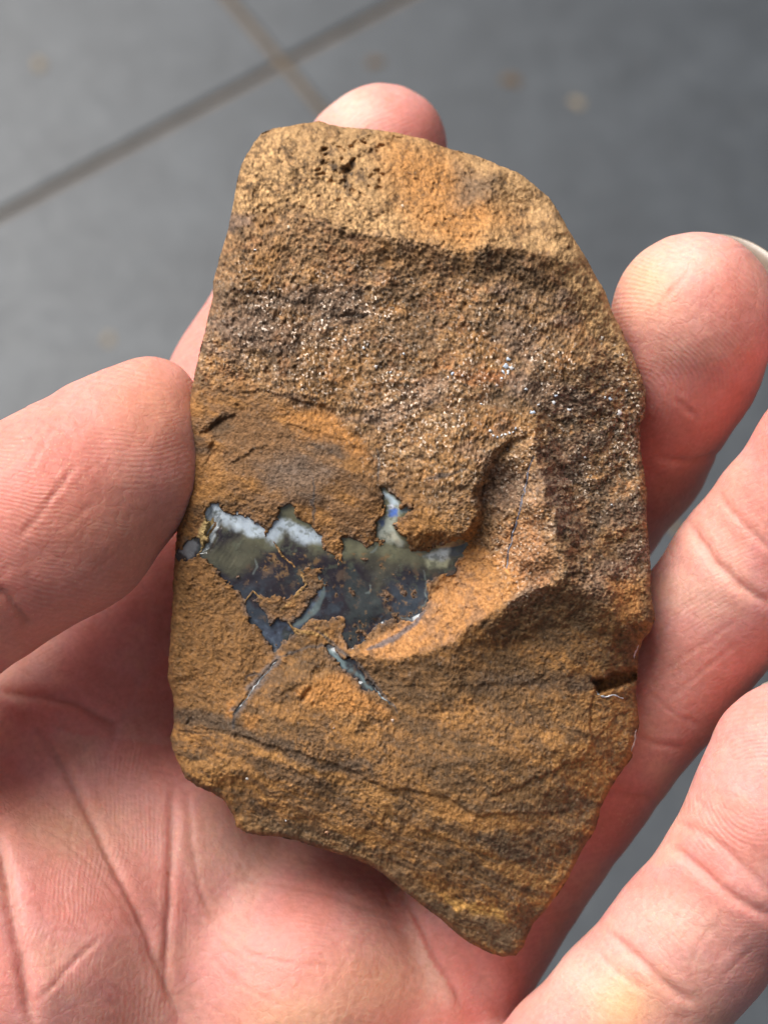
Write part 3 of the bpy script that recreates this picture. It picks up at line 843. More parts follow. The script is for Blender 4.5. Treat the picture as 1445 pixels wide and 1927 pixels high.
oc = lay(oc, C(.05,.06,.085), 0.8 * region([(850,1020),(880,1015),(868,1045),(848,1050)], 4, 0))
oc = lay(oc, BLUE, 0.85 * region(OPAL_D, 6, 0) * sstep(-.3, .3, m2 + .3))
oc = lay(oc, C(.14,.18,.24), 0.6 * region(OPAL_D, 3, 0) * sstep(.1, .5, m2))
oc = lay(oc, C(.13,.165,.165), 0.9 * line_mask(zq([(700,530),(690,580),(660,640),(610,690),(560,720)]), 6, .3))
oc = lay(oc, C(.16,.22,.23), 0.9 * region(OPAL_F, 4, 0) * sstep(-.5, .2, m2 + .4))
oc = lay(oc, C(.40,.42,.36), 0.9 * region(OPAL_E, 4, 0))
oc = lay(oc, C(.55,.66,.75), 0.8 * region(zq([(962,105),(985,110),(1020,140),(1034,170),(1000,180),(990,150)]), 4, 0))
oc = lay(oc, C(.10,.20,.60), 0.95 * region(zq([(980,196),(1005,186),(1030,195),(1028,222),(985,225)]), 2.5, 0))
oc = lay(oc, C(.75,.78,.90), 0.95 * region(zq([(982,172),(1002,168),(1008,188),(985,194)]), 2.0, 0))
oc = lay(oc, C(.05,.08,.18), 0.9 * region(zq([(945,240),(965,235),(968,270),(948,292)]), 3, 0))
oc = lay(oc, C(.50,.47,.36), 0.8 * region(zq([(965,310),(1020,300),(1060,350),(1020,350)]), 4, 0))
oc = lay(oc, C(.14,.20,.22), 0.9 * region(zq([(1040,188),(1088,188),(1082,208),(1040,208)]), 3, 0))
oc = lay(oc, C(.32,.34,.36), 0.6 * region(OPAL_G, 3, 0))
oc = lay(oc, C(.10,.11,.075), 0.6 * sstep(.3, .6, fbm(X, Y, 12, 55, 4, .7)) * (1 - sstep(40, 90, below)))
for pts, w in ((zq([(385,410),(400,450),(380,480)]), 2.2), (zq([(940,360),(915,390),(900,395)]), 3), (zq([(905,530),(900,560),(880,565)]), 2.2), (zq([(1000,655),(1040,670),(1090,690)]), 2.6), (zq([(620,500),(670,495),(690,520)]), 2.5), (zq([(1155,470),(1160,590),(1135,650)]), 2.0)):
    oc = lay(oc, C(.26,.30,.28), 0.5 * line_mask(pts, 0.7 * w, 1.0))
oc = lay(oc, C(.30,.17,.07), 0.6 * sstep(0.62, 0.85, spots + 0.5 * fbm(X, Y, 75, 22, 2)) * (Y > 1040))
oc = lay(oc, C(.16,.10,.06), 0.5 * sstep(0.40, 0.7, fbm(X, Y, 22, 57, 5, .7)) * sstep(1040, 1075, Y))
q1 = fbm(X, Y, 70, 58, 2, 0.5)
opz2 = opz + (1 - lobe) * (0.10 * q1 + 0.05 * fbm(X, Y, 24, 59, 3, 0.5) + 0.005 * np.sin(np.hypot(X - 420, Y - 900) / 5.0 + 3 * q1))
chipz = region([(378,945),(402,948),(416,985),(404,1030),(376,1046)], 5, 0)
saw = ((X * 0.75 + 0.5 * Y + 5 * fbm(X, Y, 30, 65, 3)) / 8.0) % 1.0
opz2 = opz2 + 0.16 * chipz * (saw - 0.5) + 0.03 * saw * region([(395,1000),(470,1000),(440,1090),(400,1050)], 10, 0)
# the chipped, feathered left corner and the hollow by the blue fire stand differently
opz2 = opz2 - 0.5 * region([(385,985),(400,960),(412,990),(398,1030),(380,1040)], 6, 0)
sheet('opal_seam', 322, 900, 890, 1340, 400, lambda u, v: samp(opz2, u, v), lambda u, v: samp(np.maximum(OPM, gblur(OPM, 2)), u, v),
      lambda u, v: samp(np.clip(oc, .01, .85), u, v), opal_m)

# thin pale veins, each a narrow sliver standing just proud of the stone
def vein(pts, w, colr, name='opal_vein', proud=0.06, label=None):
    pts = np.array(pts, float)
    t = np.linspace(0, len(pts) - 1, len(pts) * 7)
    px = np.interp(t, np.arange(len(pts)), pts[:, 0]); py = np.interp(t, np.arange(len(pts)), pts[:, 1])
    px += 2.4 * fbm(px, py, 16, 61, 4); py += 2.4 * fbm(px, py, 16, 62, 4)
    dx, dy = np.gradient(px), np.gradient(py); L = np.hypot(dx, dy) + 1e-6
    nx, ny = -dy / L, dx / L
    wd = w * (0.35 + 0.65 * np.abs(fbm(px * 1.7, py * 1.7, 14, 63, 3))) * np.sin(np.pi * np.linspace(0.04, 0.96, len(px))) ** 0.4
    rows = []
    Hs = gblur(H, 1.2)
    for s, dz in ((-1.0, -0.25), (-0.8, 0.5), (0, 1.0), (0.8, 0.5), (1.0, -0.25)):
        x_, y_ = px + nx * wd * s, py + ny * wd * s
        rows.append(loc3(x_, y_, samp(Hs, x_, y_) + proud * 2 * dz))
    v = np.stack(rows, 1); n = len(px)
    ii = np.arange(n * 5).reshape(n, 5)
    q = np.stack([ii[:-1, :-1], ii[:-1, 1:], ii[1:, 1:], ii[1:, :-1]], -1).reshape(-1, 4)
    vv = v.reshape(-1, 3)
    o = mesh_np(name, vv, q, opal_m, vv.mean(0), rock)
    cc = np.zeros((len(vv), 3)) + colr
    add_attr(o, 'tint', cc * (1 + 0.25 * fbm(vv[:, 0] * 18, vv[:, 1] * 18, 9, 64, 2))[:, None])
    if label: o['label'] = label
vein(VEIN1, 2.6, C(.085,.09,.095), proud=0.015, label='blue grey vein running down left from the seam')
vein(VEIN2, 2.8, C(.14,.17,.19), label='blue grey vein running down right from the seam')
vein(VEIN3, 2.6, C(.15,.16,.21), proud=0.03, label='thin lilac vein beside the spine of the stone')
vein(VEIN5, 3.0, C(.55,.58,.62), label='white vein in the notch at the right edge')
vein([(1199,1215),(1196,1228),(1192,1240)], 2.5, C(.55,.56,.58), 'white_crust')
vein([(1196,1372),(1193,1390),(1187,1412)], 2.5, C(.65,.60,.55), 'white_crust')

def fleck(px, py, r, colr, seed):
    rn = np.random.default_rng(seed)
    n = 9
    z0 = float(samp(gblur(H, 2), np.array([px]), np.array([py]))[0])
    t = np.linspace(0, 2 * np.pi, n, endpoint=False)
    r1 = r * rn.uniform(0.35, 1.35, n)
    ring0 = loc3(px + r1 * np.cos(t), py + r1 * np.sin(t), np.full(n, z0 - 0.15))
    ring1 = loc3(px + .7 * r1 * np.cos(t), py + .7 * r1 * np.sin(t), z0 + 0.05 + rn.uniform(0, .10, n))
    top = loc3(np.array([px]), np.array([py]), np.array([z0 + 0.12]))
    v = np.concatenate([ring0, ring1, top])
    q = []
    for i in range(n):
        j = (i + 1) % n
        q.append((j, i, n + i, n + j)); q.append((n + j, n + i, 2 * n, 2 * n))
    q = [(a, b, c_) for a, b, c_, d in q] + [(a, c_, d) for a, b, c_, d in q if c_ != d]
    o = mesh_np('crystal_fleck', v, np.array(q)[:, ::-1], fleck_m, v.mean(0), rock, smooth=False)
    add_attr(o, 'tint', np.zeros((len(v), 3)) + colr)
kf = NT('white_silica')
kf.l(kf.attr('tint').outputs['Color'], kf.p.inputs['Base Color'])
kf.p.inputs['Roughness'].default_value = 0.35
kf.l(kf.bump(kf.noise(4000, 4), 0.5, 0.0001), kf.p.inputs['Normal'])
fleck_m = kf.m
WH, LB = C(.72,.72,.72), C(.55,.62,.72)
for i, (a, b, r, cc) in enumerate([(922,811,3.2,WH),(928,820,2.8,WH),(936,823,2.6,LB),(944,819,3.2,WH),(951,818,3.4,WH),(958,815,3.4,WH),(965,813,3.0,WH),(970,806,3.2,LB),(955,676,6,LB),(950,688,7,LB),(962,692,6,WH),(956,702,5,WH),(947,700,5,LB),(945,712,4,WH),(852,703,4.5,LB),(843,710,3.5,WH),
    (870,706,3.5,C(.6,.5,.45)),(935,725,4,C(.6,.48,.42)),(988,732,4,WH),(1000,776,6,LB),(1012,762,3,WH),(1042,757,5,WH),(1045,745,4,LB),(1070,772,4.5,WH),(1163,776,6.5,C(.75,.7,.66)),
    (1147,751,5,LB),(1138,748,3.5,WH),(692,648,5,C(.6,.5,.42)),(684,655,4,WH),(708,690,4,C(.62,.55,.5)),(735,700,3.5,WH),(650,640,3,WH),(760,665,3,WH),(543,428,4,C(.6,.5,.36)),
    (758,388,4,C(.62,.45,.3)),(1132,636,4.5,C(.5,.42,.34)),(1172,668,4,C(.55,.5,.45)),(1178,735,3,WH),(1100,860,3,WH),(1150,950,3,WH),(905,760,3,WH),(480,470,3,WH),(740,1355,4.5,C(.5,.36,.28)),
    (466,1465,3.5,C(.6,.55,.5)),(538,1545,3,WH),(616,1566,5,C(.42,.22,.12)),(628,1370,3,C(.5,.35,.28))]):
    fleck(a, b, r, cc, 100 + i)

# ------------------------------------------------------------------ THE HAND (left hand, palm up)
def P(px, py, z, rpx):
    k = (FOCUS - z) / FPX
    return np.array([(px - PCX) * k, -(py - PCY) * k, z, rpx * k])
CH = {
 'thumb':  [(-420,1330,-6,225),(-170,1124,-3,210),(110,962,-4,196),(212,872,-6,170),(262,800,-7,118),(290,752,-8,82)],
 'index':  [(150,1400,-29,200),(330,1040,-31,165),(470,720,-34,148),(600,480,-35,136),(695,310,-32,122),(722,281,-31,122)],
 'middle': [(560,1640,-31,190),(800,1330,-34,165),(1010,1080,-33,148),(1180,860,-24,142),(1280,690,-13,146),(1308,596,-9,158)],
 'ring':   [(800,1900,-25,165),(900,1730,-23,150),(1080,1480,-20,140),(1250,1270,-15,142),(1400,1080,-8,142),(1560,860,-2,140),(1640,750,0,132)],
 'pinky':  [(960,2180,-14,190),(1110,2000,-7,162),(1185,1910,-5,154),(1300,1768,-3,150),(1388,1655,-1,146),(1462,1522,0,160),(1490,1440,0,158)],
}
PALM = [((-200,1640,-14,250),(60,1800,-16,265)), ((60,1800,-16,265),(-40,2250,-20,320)), ((-420,1330,-8,215),(-330,1700,-14,250)),
        ((150,1400,-29,200),(200,1800,-24,250)), ((330,1640,-25,230),(300,2050,-26,300)), ((560,1640,-31,190),(560,1860,-20,210)),
        ((600,1850,-19,200),(740,1890,-21,160)), ((560,1860,-20,210),(520,2300,-22,300)), ((800,1900,-25,150),(700,2200,-22,260)), ((960,2180,-14,190),(700,2400,-20,320)),
        ((-40,2250,-20,320),(120,2800,-30,380)), ((520,2300,-22,300),(300,2800,-30,380)), ((120,2800,-30,400),(0,3300,-40,380)), ((0,3300,-40,380),(-200,4300,-60,420)),
        ((220,2800,-30,380),(160,3300,-40,360)), ((160,3300,-40,360),(40,4300,-60,420))]
HB = 0.7
lo = np.array([-66, -138, -62.]); hi = np.array([62, 58, 16.])
nxyz = np.ceil((hi - lo) / HB).astype(int)
ax = [lo[i] + HB * np.arange(nxyz[i]) for i in range(3)]

def cone_d(p, a, b):
    """signed distance-like value to a tapered capsule; p (...,3)"""
    ab = b[:3] - a[:3]
    t = np.clip(((p - a[:3]) @ ab) / max(ab @ ab, 1e-9), 0, 1)
    d = np.sqrt(((p - a[:3] - t[..., None] * ab) ** 2).sum(-1))
    return d - (a[3] + t * (b[3] - a[3]))
def smin(a, b, k):
    h = np.clip(0.5 + 0.5 * (b - a) / k, 0, 1)
    return b * (1 - h) + a * h - k * h * (1 - h)
def prims_palm(): return [(P(*a), P(*b)) for a, b in PALM]
def prims_f(f): 
    q = [P(*a) for a in CH[f]]
    return list(zip(q[:-1], q[1:]))
def field(vol_shape, prims, k):
    f = np.full(vol_shape, 30.0, np.float32)
    for a, b in prims:
        mn = np.minimum(a[:3] - a[3], b[:3] - b[3]) - 9; mx = np.maximum(a[:3] + a[3], b[:3] + b[3]) + 9
        i0 = np.clip(((mn - lo) / HB).astype(int), 0, nxyz); i1 = np.clip(((mx - lo) / HB).astype(int) + 1, 0, nxyz)
        if (i1 <= i0).any(): continue
        g = np.stack(np.meshgrid(*[ax[q][i0[q]:i1[q]] for q in range(3)], indexing='ij'), -1).astype(np.float32)
        d = cone_d(g, a.astype(np.float32), b.astype(np.float32))
        s = (slice(i0[0], i1[0]), slice(i0[1], i1[1]), slice(i0[2], i1[2]))
        f[s] = smin(f[s], d, k)
    return f
palm_f = field(tuple(nxyz), prims_palm(), 5.0)
vol = palm_f.copy()
for f in CH:
    ff = field(tuple(nxyz), prims_f(f), 1.6)
    vol = np.minimum(vol, smin(palm_f, ff, 3.0 if f != 'thumb' else 2.5))
vol[0] = vol[-1] = 1; vol[:, 0] = vol[:, -1] = 1; vol[:, :, 0] = vol[:, :, -1] = 1

def surface_nets(v, lo, h):
    s = v < 0
    cs = sum(s[i:v.shape[0] - 1 + i, j:v.shape[1] - 1 + j, k:v.shape[2] - 1 + k].astype(np.int8) for i in (0, 1) for j in (0, 1) for k in (0, 1))
    cells = np.argwhere((cs > 0) & (cs < 8))
    cid = np.full(cs.shape, -1, np.int32)
    cid[tuple(cells.T)] = np.arange(len(cells))
    acc = np.zeros((len(cells), 3)); cnt = np.zeros(len(cells))
    for axs in range(3):
        o1, o2 = [q for q in range(3) if q != axs]
        for a in (0, 1):
            for b in (0, 1):
                p0 = cells.copy(); p0[:, o1] += a; p0[:, o2] += b
                p1 = p0.copy(); p1[:, axs] += 1
                v0 = v[tuple(p0.T)]; v1 = v[tuple(p1.T)]
                m = (v0 < 0) != (v1 < 0)
                t = np.where(m, v0 / np.where(m, v0 - v1, 1), 0)
                q = p0 - cells + 0.0
                q[:, axs] += t
                acc[m] += q[m]; cnt[m] += 1
    vt = (cells + acc / cnt[:, None]) * h + lo
    quads = []
    for axs in range(3):
        o1, o2 = [(1, 2), (2, 0), (0, 1)][axs]
        sl0 = [slice(None)] * 3; sl1 = [slice(None)] * 3
        sl0[axs] = slice(0, -1); sl1[axs] = slice(1, None)
        ch = s[tuple(sl0)] != s[tuple(sl1)]
        e = np.argwhere(ch)
        e = e[(e[:, o1] > 0) & (e[:, o2] > 0) & (e[:, o1] < v.shape[o1] - 1) & (e[:, o2] < v.shape[o2] - 1)]
        ins = s[tuple(e.T)]
        def cc(d1, d2):
            q = e.copy(); q[:, o1] += d1; q[:, o2] += d2
            return cid[tuple(q.T)]
        qd = np.stack([cc(-1, -1), cc(0, -1), cc(0, 0), cc(-1, 0)], -1)
        qd[~ins] = qd[~ins][:, ::-1]
        quads.append(qd)
    return vt, np.concatenate(quads)
HV, HQ = surface_nets(vol, lo, HB)
del vol, palm_f

def relax(v, q, it, lam=0.5):
    e = np.concatenate([q[:, [0, 1]], q[:, [1, 2]], q[:, [2, 3]], q[:, [3, 0]]])
    deg = np.bincount(e.ravel(), minlength=len(v)).astype(float)
    for _ in range(it):
        s = np.stack([np.bincount(e[:, 0], v[e[:, 1], k], len(v)) + np.bincount(e[:, 1], v[e[:, 0], k], len(v)) for k in range(3)], -1)
        v = v + lam * (s / np.maximum(deg, 1)[:, None] - v)
    return v
HV = relax(HV, HQ, 3)
def subdivide(v, q):
    e = np.concatenate([q[:, [0, 1]], q[:, [1, 2]], q[:, [2, 3]], q[:, [3, 0]]])
    k = np.sort(e, 1).astype(np.int64); key = k[:, 0] * len(v) + k[:, 1]
    u, inv = np.unique(key, return_inverse=True)
    mid = (v[u // len(v)] + v[u % len(v)]) / 2
    fc = v[q].mean(1)
    n, m = len(v), len(q)
    ei = inv.reshape(4, m) + n
    ci = np.arange(m) + n + len(u)
    qs = np.concatenate([np.stack([q[:, i], ei[i], ci, ei[(i + 3) % 4]], -1) for i in range(4)])
    return np.concatenate([v, mid, fc]), qs
HV, HQ = subdivide(HV, HQ)
HV = relax(HV, HQ, 2)
def vnormals(v, q):
    n = np.cross(v[q[:, 2]] - v[q[:, 0]], v[q[:, 3]] - v[q[:, 1]])
    r = np.stack([sum(np.bincount(q[:, i], n[:, k], len(v)) for i in range(4)) for k in range(3)], -1)
    return r / (np.linalg.norm(r, axis=1)[:, None] + 1e-12)
HNr = vnormals(HV, HQ)
if (HNr * (HV - HV.mean(0))).sum() < 0:
    HQ = HQ[:, ::-1]; HNr = -HNr
hpx = PCX + HV[:, 0] * FPX / (FOCUS - HV[:, 2]); hpy = PCY - HV[:, 1] * FPX / (FOCUS - HV[:, 2])
ids = ['palm'] + list(CH)
dd = np.full((len(ids), len(HV)), 1e3, np.float32)
for i, nme in enumerate(ids):
    for a, b in (prims_palm() if nme == 'palm' else prims_f(nme)):
        dd[i] = np.minimum(dd[i], cone_d(HV, a, b))
near = np.argmin(dd, 0)
front = HNr[:, 2] > -0.05
LAY = {n: (near == i) & front for i, n in enumerate(ids)}
LAY['hand'] = ((near == 0) | (near == 2) | (near == 4)) & front
LAY['ring'] = (dd[4] < 2.5) & front & ((near == 4) | (near == 0))
LAY['pinky'] = (dd[5] < 1.5) & front & (near == 5)
LAY['thumb'] = (dd[1] < 1.5) & front & (near == 1)

disp = np.zeros(len(HV)); red = np.zeros(len(HV)); pale = np.zeros(len(HV))
def crease(layer, pts, w, depth, redden=0.5, bulge=0.25):
    m = LAY[layer]
    xs = [p[0] for p in pts]; ys = [p[1] for p in pts]
    pad = w * 5
    ix = np.nonzero(m & (hpx > min(xs) - pad) & (hpx < max(xs) + pad) & (hpy > min(ys) - pad) & (hpy < max(ys) + pad))[0]
    if not len(ix): return
    x = hpx[ix] + 2.0 * fbm(hpx[ix], hpy[ix], 40, 71, 3); y = hpy[ix] + 2.0 * fbm(hpx[ix], hpy[ix], 40, 72, 3)
    d, t, s = seg_dist(x.astype(np.float32), y.astype(np.float32), pts)
    f = np.clip(np.sin(np.pi * np.clip(t, 0, 1)) * 2.5, 0, 1)
    f = np.where((t <= 0.001) | (t >= 0.999), f * 0, f)
    g = np.exp(-(d / (0.5 * w)) ** 2)
    depth = depth * 0.58
    disp[ix] -= depth * g * f
    disp[ix] += depth * bulge * np.exp(-((d - 1.7 * w) / (1.0 * w)) ** 2) * f
    red[ix] = np.maximum(red[ix], redden * g * f)
crease('hand', [(95,1395),(150,1500),(200,1600),(260,1720),(290,1800),(320,1870),(340,1940)], 13, 0.75, 0.8)
crease('hand', [(60,1470),(150,1560),(215,1680),(280,1800)], 8, 0.15, 0.3)
crease('hand', [(325,1470),(323,1600),(318,1700),(312,1800),(316,1880)], 10, 0.7, 0.7)
crease('hand', [(352,1480),(362,1600),(378,1680),(400,1740)], 8, 0.3, 0.4)
crease('hand', [(-10,1540),(14,1660),(40,1800),(62,1940)], 22, 1.2, 0.8)
crease('hand', [(-20,1300),(80,1312),(140,1325),(230,1368)], 14, 0.7, 0.9)
crease('hand', [(190,1445),(222,1370),(245,1320),(268,1260)], 5, 0.22, 0.2)
crease('hand', [(60,1370),(90,1400),(120,1440)], 14, 0.5, 0.6)
crease('hand', [(440,1655),(540,1665),(640,1690),(740,1725)], 7, 0.22, 0.3)
crease('hand', [(752,1672),(790,1740),(815,1790),(850,1850),(872,1905)], 12, 0.55, 0.5)
crease('hand', [(800,1700),(830,1770),(860,1800)], 5, 0.22, 0.2)
crease('hand', [(340,1630),(420,1740),(470,1795),(560,1815),(660,1820)], 6, 0.22, 0.45)
crease('hand', [(395,1800),(450,1850),(540,1900)], 6, 0.2, 0.4)
crease('hand', [(70,1885),(130,1820),(150,1800),(195,1760)], 6, 0.35, 0.5)
crease('hand', [(150,1800),(200,1850),(260,1890)], 5, 0.18, 0.3)
crease('hand', [(320,1700),(370,1730),(440,1800)], 5, 0.2, 0.3)
crease('hand', [(400,1560),(460,1640),(520,1700)], 5, 0.15, 0.2)
crease('hand', [(600,1880),(640,1830),(670,1780)], 5, 0.15, 0.3)
crease('hand', [(180,1590),(250,1620),(300,1640)], 4, 0.12, 0.2)
crease('thumb', [(36,1015),(60,985),(100,935),(146,868)], 6, 0.35, 0.5)
crease('thumb', [(124,995),(150,970),(182,942)], 5, 0.22, 0.35)
crease('thumb', [(50,895),(80,840),(122,768)], 5, 0.22, 0.3)
crease('thumb', [(-5,895),(45,840),(94,792)], 5, 0.2, 0.25)
crease('thumb', [(5,787),(45,815),(86,842),(150,868)], 4, 0.15, 0.0)
crease('thumb', [(-10,1105),(20,1125),(60,1180)], 16, 0.7, 0.8)
crease('thumb', [(120,770),(150,742),(180,700)], 4, 0.12, 0.2)
crease('thumb', [(100,1120),(170,1080),(230,1030)], 4, 0.12, 0.2)
crease('middle', [(1234,580),(1260,548),(1298,506)], 5, 0.22, 0.5)
crease('middle', [(1270,750),(1290,768),(1312,786)], 8, 0.3, 0.5)
crease('middle', [(1340,480),(1390,465),(1430,470)], 4, 0.12, 0.0)
crease('middle', [(1230,860),(1300,870),(1360,850)], 12, 0.5, 0.5)
crease('ring', [(1296,980),(1312,1010),(1340,1056),(1386,1098),(1460,1142)], 15, 0.85, 0.6)
crease('ring', [(1350,920),(1375,960),(1400,990),(1460,1045)], 10, 0.4, 0.4)
crease('ring', [(1220,1288),(1280,1240),(1340,1200),(1390,1160)], 5, 0.25, 0.4)
crease('ring', [(1240,1330),(1310,1270),(1400,1200)], 5, 0.2, 0.3)
crease('ring', [(1230,1200),(1280,1150),(1320,1120)], 5, 0.2, 0.3)
crease('ring', [(1190,1380),(1230,1400),(1290,1410)], 10, 0.35, 0.5)
crease('ring', [(1120,1480),(1170,1495),(1230,1500)], 12, 0.45, 0.5)
crease('ring', [(1215,1300),(1270,1345),(1320,1370)], 6, 0.2, 0.3)
crease('pinky', [(1258,1590),(1290,1612),(1326,1643),(1380,1688),(1460,1732)], 13, 0.8, 0.55)
crease('pinky', [(1272,1545),(1310,1562),(1365,1600),(1460,1690)], 10, 0.45, 0.3)
crease('pinky', [(1300,1500),(1350,1540),(1410,1570)], 6, 0.2, 0.3)
crease('pinky', [(1330,1540),(1380,1580),(1430,1600)], 5, 0.18, 0.2)
crease('pinky', [(1140,1750),(1160,1768),(1204,1806),(1245,1850),(1310,1895)], 13, 0.8, 0.5)
crease('pinky', [(1120,1790),(1160,1830),(1220,1870)], 7, 0.25, 0.3)
for (a, b) in [((1245,1780),(1330,1660)), ((1270,1800),(1345,1700)), ((1290,1830),(1370,1715)), ((1320,1860),(1400,1760)), ((1215,1760),(1290,1660)), ((1345,1870),(1425,1780))]:
    crease('pinky', [a, ((a[0] + b[0]) / 2 - 8, (a[1] + b[1]) / 2 - 4), b], 4.5, 0.17, 0.2)
rl = np.random.default_rng(12)
for k_ in range(110):
    lay_ = 'hand' if k_ < 70 else ['ring', 'pinky', 'thumb', 'middle'][k_ % 4]
    if lay_ == 'hand': x0, y0, a0, ln = rl.uniform(20, 860), rl.uniform(1440, 1920), rl.choice([1.15, 1.9, 0.3, 2.6]) + rl.normal(0, .25), rl.uniform(50, 170)
    elif lay_ == 'ring': x0, y0, a0, ln = rl.uniform(1210, 1430), rl.uniform(860, 1420), rl.choice([0.55, -0.85]) + rl.normal(0, .15), rl.uniform(40, 110)
    elif lay_ == 'pinky': x0, y0, a0, ln = rl.uniform(1090, 1430), rl.uniform(1500, 1900), rl.choice([0.7, -0.95]) + rl.normal(0, .15), rl.uniform(40, 120)
    elif lay_ == 'thumb': x0, y0, a0, ln = rl.uniform(0, 240), rl.uniform(780, 1120), rl.choice([-1.0, 0.5]) + rl.normal(0, .2), rl.uniform(40, 120)
    else: x0, y0, a0, ln = rl.uniform(1180, 1430), rl.uniform(480, 820), rl.choice([-0.8, 0.4]) + rl.normal(0, .2), rl.uniform(30, 80)
    dx_, dy_ = math.cos(a0) * ln / 2, math.sin(a0) * ln / 2
    crease(lay_, [(x0 - dx_, y0 - dy_), (x0 + rl.normal(0, 4), y0 + rl.normal(0, 4)), (x0 + dx_, y0 + dy_)], rl.uniform(3, 5), rl.uniform(.07, .17), rl.uniform(.1, .35))
lump = 0.18 * fbm(hpx + 40 * near, hpy, 120, 73, 3)
HV = HV + HNr * (disp + lump)[:, None]
HV = relax(HV, HQ, 1, 0.3)

# friction-ridge phase (mm along the ridge normal) and its strength, per digit
phase = np.zeros(len(HV)); amt = np.zeros(len(HV))
K = FOCUS / FPX
def setphase(name, f, a):
    m = near == ids.index(name)
    phase[m] = (f(hpx[m], hpy[m]) * K); amt[m] = a
wob = lambda x, y, s: 14 * fbm(x, y, 160, s, 2)
setphase('palm', lambda x, y: np.where(x > 420, np.hypot((x - 600) * .75, y - 2060), x + 0.13 * y) + 1.6 * wob(x, y, 81), 0.5)
amt *= np.where(near == 0, sstep(25, 110, np.abs(hpx - 420)) * sstep(-0.5, 0.3, fbm(hpx, hpy, 110, 87, 3)) * sstep(1330, 1480, hpy), 1.0)
setphase('index', lambda x, y: x * .5 + y + wob(x, y, 82), 0.3)
setphase('thumb', lambda x, y: y - 0.10 * x + 0.0006 * (x - 150) ** 2 + wob(x, y, 83), 0.6)
setphase('middle', lambda x, y: np.hypot(x - 1190, (y - 760) * 1.0) + wob(x, y, 84), 0.5)
setphase('ring', lambda x, y: y + 0.5 * x + wob(x, y, 85), 0.25)
setphase('pinky', lambda x, y: np.hypot(x - 1432, y - 1498) + wob(x, y, 86), 0.55)
amt *= np.where((near == 5) & (hpy > 1600), 0.3, 1.0)

# natural skin colour: pink, redder pads, paler folds, yellow callus
sk = np.zeros((len(HV), 3)) + C(.70,.325,.288)
b1 = fbm(hpx + 90 * near, hpy, 150, 91, 4); b2 = fbm(hpx, hpy + 50 * near, 34, 92, 4)
def lays(colr, w):
    global sk
    w = np.clip(w, 0, 1)[:, None]
    sk = sk * (1 - w) + colr * w
lays(C(.70,.25,.20), 0.6 * sstep(-.2, .6, b1)); lays(C(.76,.42,.30), 0.40 * sstep(0.0, .6, -b1)); lays(C(.58,.22,.17), .25 * sstep(0, .6, b2))
def spot(layer, x, y, rx, ry, colr, w):
    g = np.exp(-((hpx - x) / rx) ** 2 - ((hpy - y) / ry) ** 2) * (near == ids.index(layer))
    lays(colr, w * g)
RED, YEL, WHT = C(.64,.20,.155), C(.76,.48,.27), C(.78,.53,.43)
spot('thumb', 120, 930, 260, 200, C(.60,.235,.175), .7); spot('thumb', 90, 890, 150, 120, RED, .4); spot('thumb', 20, 1130, 140, 110, RED, .6); spot('thumb', 290, 760, 90, 90, C(.70,.34,.20), .5); spot('thumb', 200, 1000, 120, 80, C(.62,.28,.18), .4)
spot('middle', 1390, 560, 70, 110, RED, .7); spot('middle', 1220, 530, 60, 60, YEL, .6); spot('middle', 1260, 820, 120, 120, RED, .6); spot('middle', 1290, 480, 80, 40, WHT, .5)
spot('index', 780, 250, 70, 70, RED, .45); spot('index', 660, 210, 60, 60, WHT, .6)
spot('ring', 1410, 940, 90, 60, RED, .4); spot('ring', 1300, 1110, 80, 50, WHT, .4); spot('ring', 1230, 1280, 130, 130, C(.60,.32,.24), .4)
spot('pinky', 1170, 1890, 60, 60, C(.80,.47,.24), .85); spot('pinky', 1400, 1590, 90, 40, RED, .45); spot('pinky', 1280, 1740, 90, 60, WHT, .6); spot('pinky', 1100, 1840, 80, 60, WHT, .5)
spot('palm', 700, 1850, 130, 70, YEL, .55); spot('palm', 560, 1830, 160, 120, C(.66,.27,.22), .5); spot('palm', 250, 1650, 120, 160, C(.66,.30,.23), .4); spot('palm', 120, 1560, 120, 60, YEL, .35)
spot('palm', 440, 1600, 80, 80, WHT, .35); spot('palm', 820, 1800, 60, 80, WHT, .6); spot('palm', 560, 1920, 130, 50, YEL, .5)
lays(C(.56,.20,.145), 0.5 * red)
HO = P(260, 1700, -26, 1)[:3]

